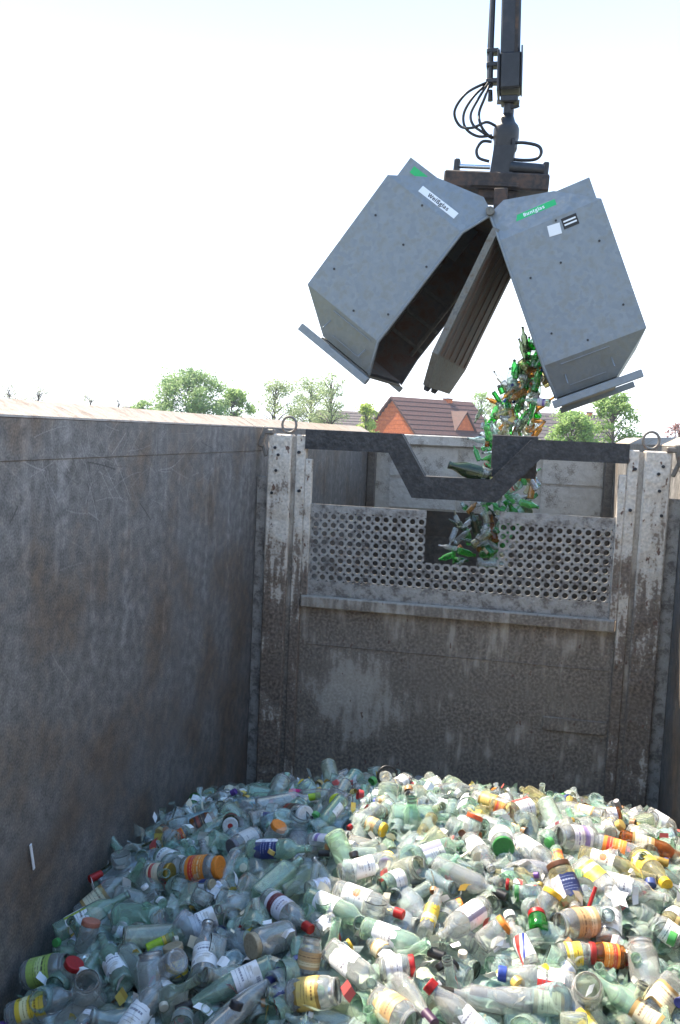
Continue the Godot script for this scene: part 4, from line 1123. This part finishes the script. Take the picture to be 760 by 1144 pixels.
# ------------------------------------------------------------------ bottles
const KIND_WORD := {"wine": "wine bottle", "slim": "slim bottle", "spirit": "round bottle", "square": "square bottle", "flask": "flat flask", "juice": "short bottle", "jar": "jar", "bigjar": "large jar", "baby": "tiny jar"}
const GLASS_WORD := {"clear": "clear", "milky": "cloudy", "aqua": "bluish", "pale": "pale-green", "mint": "greenish", "yellow": "yellowish", "green": "green", "bright": "bright-green", "brown": "brown", "dark": "dark"}
const LABEL_WORD := {"white": "white", "white2": "banded white", "whitegrey": "grey-striped", "cream": "cream", "red": "red-banded", "redwhite": "red-white", "lime": "lime", "yellow": "yellow", "gold": "gold", "orange": "orange", "orangesmall": "orange-spotted", "navy": "navy", "maroon": "maroon-banded", "dark": "dark", "tan": "tan", "grey": "grey", "emblem": "emblem", "purple": "purple", "stripes": "striped", "pink": "pink", "whitelime": "lime striped"}
const LANDMARKS := [[0, "cream labelled bottle"], [5, "lime capped bottle"], [7, "lime labelled jar"], [15, "white lidded jar"], [16, "dark red marked jar"], [17, "orange lidded jar"], [18, "navy labelled bottle"], [21, "maroon banded bottle"], [22, "beige lidded jar"], [23, "long black capped bottle"], [25, "gold labelled jar"], [32, "grey striped bottle"], [34, "emblem bottle"], [35, "big white labelled bottle"], [42, "square greenish bottle"], [45, "green lidded jar"], [51, "blue labelled jar"], [54, "purple printed jar"], [55, "amber jar"], [57, "red labelled bottle"], [63, "plain white bottle"], [66, "blue capped bottle"], [70, "tan papered jar"], [67, "green crest bottle"], [82, "cream crest bottle"]]

func heap_normal(x: float, z: float) -> Vector3:
	var e := 0.05
	return Vector3(-(heap_h(x + e, z) - heap_h(x - e, z)) / (2 * e), 1, -(heap_h(x, z + e) - heap_h(x, z - e)) / (2 * e)).normalized()

func build_heap() -> void:
	# the closed mass of crushed glass below
	var st := ST()
	var nx := 48; var nz := 110
	var bump := FastNoiseLite.new(); bump.seed = 5; bump.frequency = 6.0
	var g := []
	for j in nz + 1:
		var row := []
		for i in nx + 1:
			var x := lerpf(-1.168, 1.168, float(i) / nx); var z := lerpf(0.03, 5.55, float(j) / nz)
			row.append(Vector3(x, heap_h(x, z) - 0.085 + bump.get_noise_2d(x, z) * 0.05, z))
		g.append(row)
	for j in nz:
		for i in nx:
			quad(st, g[j + 1][i], g[j + 1][i + 1], g[j][i + 1], g[j][i])
	var mass := build(st, "crushed_glass", M.shell_mass, self)
	tag(mass, "pale crushed glass filling the gaps under the bottles", "broken glass", "", "stuff")
	# far compartment: coloured glass
	st = ST()
	for j in 24:
		for i in 20:
			var q := []
			for o in [[0, 1], [1, 1], [1, 0], [0, 0]]:
				var x := lerpf(-1.168, 1.168, float(i + o[0]) / 20); var z := lerpf(-3.78, -0.08, float(j + o[1]) / 24)
				q.append(Vector3(x, 0.85 - 0.12 * x * x - 0.06 * pow(z + 1.9, 2.0) + bump.get_noise_2d(x * 1.3, z * 1.3) * 0.09, z))
			quad(st, q[0], q[1], q[2], q[3])
	var mass2 := build(st, "mixed_glass", M.green_mass, self)
	tag(mass2, "coloured glass lying in the compartment behind the gate", "broken glass", "", "stuff")
	# the bottles and jars that can be told apart
	var spots := []
	var refs := []
	var inv := camera.transform.affine_inverse()
	for i in HEROES.size():
		var h: Array = HEROES[i]
		var d: Dictionary = KN[h[0]]
		var c := Vector3(h[1], h[2], h[3]); var v := Vector3(h[4], h[5], h[6]).normalized()
		# the printed side looks up and towards the open end
		var want := Vector3(0.05, 0.75, 0.65)
		var B0 := axis_basis(v, 0.0)
		var lw := B0.inverse() * want
		var spin := -atan2(lw.z, lw.x) + rng.randf_range(-0.25, 0.25)
		var t := vessel(h[0], c, v, spin, h[7], h[8], h[9], h[10], "glass heaped in the container", pick(rng.randf(), [["wrap", 0.7], ["torn", 0.3]]), 0.90)
		if h[9] == "whitered":
			st = ST(); tube(st, [Vector3(0, d.h + 0.0025, 0), Vector3(0, d.h + 0.0032, 0)], 0.012, 14); build(st, "lid_mark", CP.red, t)
		if h[9] == "lime": mi(band(0.0162, 0.20, 0.243, TAU * 0.99), "neck_label", LB.yellow, t) if h[0] == "wine" and h[8] == "white" else null
		caps_.append([c - v * (d.h * 0.5 - d.r), c + v * (d.h * 0.5 - d.r), d.r])
		spots.append(inv * c)
	for m in LANDMARKS: refs.append([spots[m[0]], m[1]])
	var used := {}
	var n := 0
	var tries := 0
	var sizes := [["wine", 0.13], ["slim", 0.08], ["spirit", 0.11], ["square", 0.07], ["flask", 0.06], ["juice", 0.09], ["jar", 0.26], ["bigjar", 0.05], ["baby", 0.15]]
	var deep := {"wine": [], "jar": [], "juice": [], "bigjar": []}
	while n < 345 and tries < 16000:
		tries += 1
		var kind := pick(rng.randf(), sizes) if tries < 3500 else pick(rng.randf(), [["jar", 0.4], ["baby", 0.35], ["flask", 0.2], ["juice", 0.25]])
		var d: Dictionary = KN[kind]
		var x := rng.randf_range(-1.12, 1.12); var z := rng.randf_range(0.35, 3.05)
		var nn := heap_normal(x, z)
		var k := rng.randf_range(0.50, 0.84)
		var c := Vector3(x, heap_h(x, z) + d.r * rng.randf_range(-0.3, 0.8), z)
		var v := Vector3(rng.randfn(), 0, rng.randfn())
		v = (v - nn * v.dot(nn)).normalized()
		v = (v + nn * rng.randfn() * 0.33).normalized()
		var half: float = (d.h * 0.5 - d.r) * k
		var a := c - v * half; var b := c + v * half
		if maxf(absf(a.x), absf(b.x)) > 1.165 - d.r or minf(a.z, b.z) < 0.1: continue
		if not free_at(a, b, d.r * k, 0.74): continue
		var gl := pick(rng.randf(), [["clear", 0.50], ["milky", 0.13], ["aqua", 0.10], ["pale", 0.26 if x < 0.25 else 0.05], ["mint", 0.24 if x < 0.25 else 0.06], ["yellow", 0.03 if x < 0.25 else 0.20], ["brown", 0.015], ["green", 0.012]])  # more yellow on the right: warmth of the sunlight put into the tints
		var jar: bool = "jar" in kind or kind == "baby"
		var lb := ""; var cap := ""; var label := ""
		var p := inv * c
		var best := 1e9; var ref := []
		for q in refs:
			var dd: float = (q[0] - p).length()
			if dd < best: best = dd; ref = q
		var off: Vector3 = p - ref[0]
		var side := ""
		var word := "near" if best < 0.35 else "well"
		if absf(off.x) > 0.55 * Vector2(off.y, off.z).length(): side = "left of" if off.x < 0 else "right of"
		else: side = "behind" if off.z < 0 else "in front of"
		for again in 60:
			lb = pick(rng.randf(), [["", 0.24], ["white", 0.20], ["white2", 0.14], ["whitegrey", 0.06], ["cream", 0.07], ["grey", 0.04], ["emblem", 0.03], ["yellow", 0.05], ["gold", 0.03], ["red", 0.03], ["redwhite", 0.03], ["orange", 0.025], ["orangesmall", 0.03], ["navy", 0.02], ["maroon", 0.025], ["tan", 0.03], ["purple", 0.02], ["pink", 0.02], ["stripes", 0.015], ["dark", 0.02], ["lime", 0.012]])
			cap = pick(rng.randf(), [["", 0.55], ["white", 0.06], ["gold", 0.05], ["red", 0.05], ["black", 0.05], ["silver", 0.05], ["blue", 0.03], ["green", 0.02], ["orange", 0.02], ["yellow", 0.03], ["beige", 0.03], ["brown", 0.02], ["grey", 0.03], ["navy", 0.02], ["purple", 0.012]])
			var w := "%s %s" % [GLASS_WORD[gl], KIND_WORD[kind]]
			if lb != "" and cap != "": w += ", %s label, %s %s" % [LABEL_WORD[lb], cap, "lid" if jar else "cap"]
			elif lb != "": w += " with %s label" % LABEL_WORD[lb]
			elif cap != "": w += " with %s %s" % [cap, "lid" if jar else "cap"]
			else: w += " without label"
			label = "%s, %s the %s" % [w, ("just " if word == "near" else "") + side, ref[1]]
			if not used.has(label): break
		used[label] = true
		vessel(kind, c, v, rng.randf() * TAU, gl, lb, cap, label, "glass heaped in the container", pick(rng.randf(), [["wrap", 0.3], ["patch", 0.3], ["torn", 0.4]]), k)
		caps_.append([a, b, d.r * k])
		n += 1
	print("vessels ", HEROES.size() + n, " tries ", tries)
	# more of the same between and below them: joined, nobody could count these
	var parts := {}
	for e in [["wine", 150], ["juice", 210], ["jar", 230], ["bigjar", 100], ["baby", 190]]:
		for i in e[1]:
			var d: Dictionary = KN[e[0]]
			var x := rng.randf_range(-1.1, 1.1); var z := rng.randf_range(0.2, 3.5)
			var v := Vector3(rng.randfn(), rng.randfn() * 0.4, rng.randfn()).normalized()
			var lim: float = 1.165 - d.r - absf(v.x) * d.h * 0.5
			x = clampf(x, -lim, lim)
			var B := axis_basis(v, rng.randf() * TAU)
			var c := Vector3(x, heap_h(x, z) - 0.03 + rng.randf_range(-0.04, 0.035), z)
			if not parts.has(e[0]): parts[e[0]] = []
			parts[e[0]].append([Transform3D(B, c - B.y * d.h * 0.5), Color(rng.randf_range(0.75, 1.0), rng.randf_range(0.9, 1.0), rng.randf_range(0.8, 1.0))])
	var under := base("buried_glass", Vector3.ZERO, "half buried bottles and jars showing between the ones on top", "broken glass", "", "stuff")
	var gm := clear_glass(Color(0.97, 0.99, 0.975), 0.14)
	gm.vertex_color_use_as_albedo = true
	for k in parts: multi(KN[k].low, parts[k], gm, "buried_" + ("jars" if "jar" in k or k == "baby" else "bottles"), under)
	# splinters, torn label paper
	var shard := ST()
	for i in 3:
		var a0 := 0.5 * i; var a1 := 0.5 * (i + 1)
		quad(shard, Vector3(cos(a0) * 0.03, 0, sin(a0) * 0.03), Vector3(cos(a1) * 0.03, 0, sin(a1) * 0.03), Vector3(cos(a1) * 0.03, 0.035 + 0.008 * i, sin(a1) * 0.03), Vector3(cos(a0) * 0.03, 0.022 + 0.012 * i, sin(a0) * 0.03))
	var list := []
	for i in 4200:
		var x := rng.randf_range(-1.12, 1.12); var z := rng.randf_range(0.15, 3.4)
		var B := Basis.from_euler(Vector3(rng.randf() * TAU, rng.randf() * TAU, rng.randf() * TAU)).scaled(Vector3.ONE * rng.randf_range(0.4, 1.2))
		list.append([Transform3D(B, Vector3(x, heap_h(x, z) + rng.randf_range(-0.06, 0.045), z)), [Color(0.85, 1, 0.90), Color(1, 1, 1), Color(0.66, 0.95, 0.74), Color(0.95, 1, 0.97)][i % 4]])
	var gs := glass(Color(0.88, 0.93, 0.89), 0.18, 0.03)
	gs.vertex_color_use_as_albedo = true
	multi(shard.commit(), list, gs, "glass_splinters", under)
	# snapped-off necks and bottoms
	var neck := lathe([[0.024, 0.0], [0.019, 0.014], [0.0152, 0.03], [0.014, 0.075], [0.0158, 0.076], [0.0158, 0.087], [0.0125, 0.088], [0.0115, 0.07], [0.0125, 0.03], [0.021, 0.002], [0.024, 0.0]], 16)
	var bottom := lathe([[0.0, 0.018], [0.018, 0.012], [0.03, 0.001], [0.036, 0.003], [0.038, 0.014], [0.038, 0.045], [0.035, 0.05], [0.035, 0.018], [0.02, 0.02], [0.0, 0.026]], 18)
	for e in [[neck, "broken_necks", 240], [bottom, "broken_bottoms", 240]]:
		list = []
		for i in e[2]:
			var x := rng.randf_range(-1.12, 1.12); var z := rng.randf_range(0.3, 3.2)
			var B := Basis.from_euler(Vector3(rng.randf() * TAU, rng.randf() * TAU, rng.randf() * TAU)).scaled(Vector3.ONE * rng.randf_range(0.85, 1.1))
			list.append([Transform3D(B, Vector3(x, heap_h(x, z) + rng.randf_range(-0.03, 0.03), z)), [Color(0.85, 1, 0.9), Color(1, 1, 1), Color(0.72, 0.95, 0.8), Color(0.95, 1, 1)][i % 4]])
		multi(e[0], list, gm, e[1], under)
	var paper := ST()
	quad(paper, Vector3(-0.03, 0, 0.02), Vector3(0, 0.008, 0.022), Vector3(0, 0.008, -0.02), Vector3(-0.028, 0, -0.018))
	quad(paper, Vector3(0, 0.008, 0.022), Vector3(0.03, 0.002, 0.015), Vector3(0.027, 0.0, -0.022), Vector3(0, 0.008, -0.02))
	list = []
	for i in 640:
		var x := rng.randf_range(-1.12, 1.12); var z := rng.randf_range(0.15, 3.3)
		var B := Basis.from_euler(Vector3(rng.randfn() * 0.7, rng.randf() * TAU, rng.randfn() * 0.7)).scaled(Vector3(rng.randf_range(0.3, 0.95), 1.0, rng.randf_range(0.25, 0.8)))
		list.append([Transform3D(B, Vector3(x, heap_h(x, z) + rng.randf_range(-0.02, 0.055), z)), [Color(0.82, 0.82, 0.82), Color(0.8, 0.8, 0.82), Color(0.72, 0.66, 0.5), Color(0.75, 0.55, 0.12), Color(0.5, 0.08, 0.07), Color(0.80, 0.79, 0.74), Color(0.8, 0.8, 0.8)][i % 7]])
	var pm := std(Color.WHITE, 0.7)
	pm.vertex_color_use_as_albedo = true
	multi(paper.commit(), list, pm, "paper_scraps", under)

	# loose lids and caps
	var lid := lathe([[0.0165, 0.0], [0.017, 0.0005], [0.017, 0.016], [0.0158, 0.0185], [0.0, 0.0185]], 16)
	list = []
	for i in 210:
		var x := rng.randf_range(-1.1, 1.1); var z := rng.randf_range(0.3, 3.1)
		var B := Basis.from_euler(Vector3(rng.randf() * TAU, rng.randf() * TAU, rng.randf() * TAU)).scaled(Vector3.ONE * rng.randf_range(0.7, 1.25))
		list.append([Transform3D(B, Vector3(x, heap_h(x, z) + rng.randf_range(-0.005, 0.05), z)), [Color(0.38, 0.04, 0.04), Color(0.02, 0.02, 0.025), Color(0.55, 0.38, 0.1), Color(0.7, 0.7, 0.7), Color(0.42, 0.2, 0.08), Color(0.05, 0.08, 0.25), Color(0.4, 0.3, 0.12), Color(0.02, 0.02, 0.02), Color(0.06, 0.28, 0.07), Color(0.55, 0.5, 0.4), Color(0.25, 0.12, 0.05)][i % 11]])
	var lm := std(Color.WHITE, 0.4)
	lm.vertex_color_use_as_albedo = true
	multi(lid, list, lm, "loose_lids", under)

func multi(mesh: Mesh, list: Array, mat: Material, called: String, parent: Node) -> void:
	var mm := MultiMesh.new()
	mm.transform_format = MultiMesh.TRANSFORM_3D
	mm.use_colors = true
	mm.mesh = mesh
	mm.instance_count = list.size()
	for i in list.size():
		mm.set_instance_transform(i, list[i][0])
		mm.set_instance_color(i, list[i][1])
	var o := MultiMeshInstance3D.new()
	o.multimesh = mm
	o.material_override = mat
	o.name = called
	o.set_meta("kind", "stuff")
	parent.add_child(o, true)

const NTH := ["highest", "second", "third", "fourth", "fifth", "sixth", "seventh", "eighth", "ninth", "tenth", "eleventh", "twelfth", "thirteenth", "fourteenth", "fifteenth", "sixteenth", "seventeenth", "eighteenth", "nineteenth", "twentieth", "twenty-first", "twenty-second", "twenty-third", "twenty-fourth", "twenty-fifth", "twenty-sixth", "twenty-seventh", "twenty-eighth", "twenty-ninth", "thirtieth", "thirty-first", "thirty-second", "thirty-third", "thirty-fourth", "thirty-fifth"]

func build_falling() -> void:
	var path := [Vector3(0.395, 3.24, -1.75), Vector3(0.335, 3.04, -1.8), Vector3(0.27, 2.88, -1.8), Vector3(0.215, 2.68, -1.8), Vector3(0.215, 2.45, -1.8), Vector3(0.19, 2.14, -1.8), Vector3(0.09, 1.88, -1.8), Vector3(0.03, 1.58, -1.8)]
	var wide := [0.03, 0.10, 0.15, 0.17, 0.20, 0.25, 0.24, 0.21]
	var list := []
	for i in 300:
		var f := pow(float(i) / 300.0, 0.85) * 6.999
		var k := int(f)
		var p: Vector3 = path[k].lerp(path[k + 1], f - k)
		var w: float = lerpf(wide[k], wide[k + 1], f - k)
		p += Vector3(rng.randf_range(-1, 1) * w, rng.randfn() * 0.03, rng.randf_range(-0.5, 0.14))
		var gl := pick(rng.randf(), [["green", 0.17], ["bright", 0.16], ["clear", 0.28], ["brown", 0.10], ["dark", 0.07], ["pale", 0.15], ["yellow", 0.07]])
		var kind := pick(rng.randf(), [["wine", 0.28], ["juice", 0.34], ["spirit", 0.15], ["jar", 0.16], ["baby", 0.07]])
		list.append([p, gl, kind])
	for e in [[Vector3(0.42, 2.22, -1.7), "brown", "juice"], [Vector3(0.40, 2.12, -1.7), "brown", "wine"], [Vector3(0.33, 2.10, -1.6), "bright", "juice"], [Vector3(0.06, 2.63, -1.7), "milky", "jar"], [Vector3(0.0, 2.76, -1.9), "dark", "wine"]]: list.append(e)
	list.sort_custom(func(a, b): return a[0].y > b[0].y)
	var count := {}
	var rest := {}
	var shade := {"green": Color(0.30, 0.80, 0.36), "bright": Color(0.42, 0.92, 0.40), "clear": Color(0.97, 0.98, 0.97), "brown": Color(0.86, 0.56, 0.22), "dark": Color(0.45, 0.52, 0.38), "pale": Color(0.88, 0.97, 0.91), "yellow": Color(0.97, 0.94, 0.78), "milky": Color(0.96, 0.97, 0.94), "aqua": Color(0.95, 0.98, 0.98)}
	var at_ := 0
	for e in list:
		at_ += 1
		if at_ % 10 > 2 and e[1] != "milky": # too many and too small to pick out
			var k: String = e[2]
			if not rest.has(k): rest[k] = []
			var B := axis_basis(Vector3(rng.randfn() * 0.8, rng.randfn() + 0.5, rng.randfn() * 0.4), rng.randf() * TAU).scaled(Vector3.ONE * rng.randf_range(0.38, 0.66))
			rest[k].append([Transform3D(B, e[0]), shade[e[1]]])
			continue
		var word: String = GLASS_WORD[e[1]] + " " + KIND_WORD[e[2]]
		count[word] = count.get(word, 0) + 1
		var nth: String = NTH[mini(count[word] - 1, NTH.size() - 1)]
		var label := "%s falling from the opened box, %s" % [word, "highest of its kind" if nth == "highest" else nth + " of its kind from the top"]
		var v := Vector3(rng.randfn() * 0.8, rng.randfn() + 0.5, rng.randfn() * 0.4)
		var lb := pick(rng.randf(), [["", 0.62], ["white", 0.12], ["cream", 0.06], ["gold", 0.05], ["navy", 0.04], ["purple", 0.04], ["orange", 0.04], ["red", 0.03]])
		var cap := pick(rng.randf(), [["", 0.75], ["gold", 0.1], ["green", 0.06], ["blue", 0.05], ["white", 0.05]])
		vessel(e[2], e[0], v, rng.randf() * TAU, e[1], lb, cap, label, "glass falling from the opened box", "torn", rng.randf_range(0.45, 0.75))
	var spray := base("falling_glass", Vector3.ZERO, "spray of small glass pieces falling behind the gate", "broken glass", "", "stuff")
	var fg := clear_glass(Color(1, 1, 1), 0.10)
	fg.vertex_color_use_as_albedo = true
	for k in rest: multi(KN[k].low, rest[k], fg, "falling_" + ("jars" if "jar" in k or k == "baby" else "bottles"), spray)
	# caught in the notch of the beam
	vessel("juice", Vector3(0.045, 2.365, -0.02), Vector3(-0.95, 0.22, 0.1), 1.0, "dark", "", "", "dark green bottle lying in the notch of the black beam", "glass caught on the gate")
	vessel("baby", Vector3(0.135, 2.352, -0.02), Vector3(0.3, 0.9, 0.1), 0.0, "milky", "white", "", "small whitish jar standing in the notch of the black beam", "glass caught on the gate")

func build_small() -> void:
	# black plastic ring standing on the crest
	var st := ST()
	var ring := []
	var c := Vector3(-0.17, 1.03, 1.16)
	var B := Basis.from_euler(Vector3(-0.25, 0.35, 0.0))
	for k in 22:
		var a := TAU * k / 22
		ring.append(c + B * Vector3(cos(a) * 0.043, sin(a) * 0.043, 0))
	tube(st, ring, 0.0055, 8, true)
	tag(build(st, "plastic_ring", CP.black, self), "black plastic ring standing on the crest of the heap", "ring")
	# loose cap pieces and scraps one can pick out
	st = ST(); bx(st, Vector3(-1.166, 1.11, 2.43), Vector3(0.004, 0.10, 0.012), 0.001, Basis(Vector3.RIGHT, 0.25))
	tag(build(st, "paper_strip", M.white, self), "white paper strip stuck to the dark left wall", "paper")
	st = ST(); tube(st, [Vector3(0.63, 1.07, 2.16), Vector3(0.65, 1.125, 2.13)], 0.006, 10)
	tag(build(st, "marker_stick", CP.red, self), "red plastic stick poking up beside white paper star", "plastic stick")
	st = ST()
	var star := PackedVector2Array()
	for k in 10: star.append(Vector2.from_angle(TAU * k / 10 + 0.3) * (0.042 if k % 2 == 0 else 0.024))
	prism(st, star, 0.0012, 0.0, Transform3D(Basis.from_euler(Vector3(-0.9, 0.2, 0.1)), Vector3(0.72, 1.10, 2.13)))
	tag(build(st, "paper_star", M.white, self), "torn white paper in star shape near the right wall", "paper")
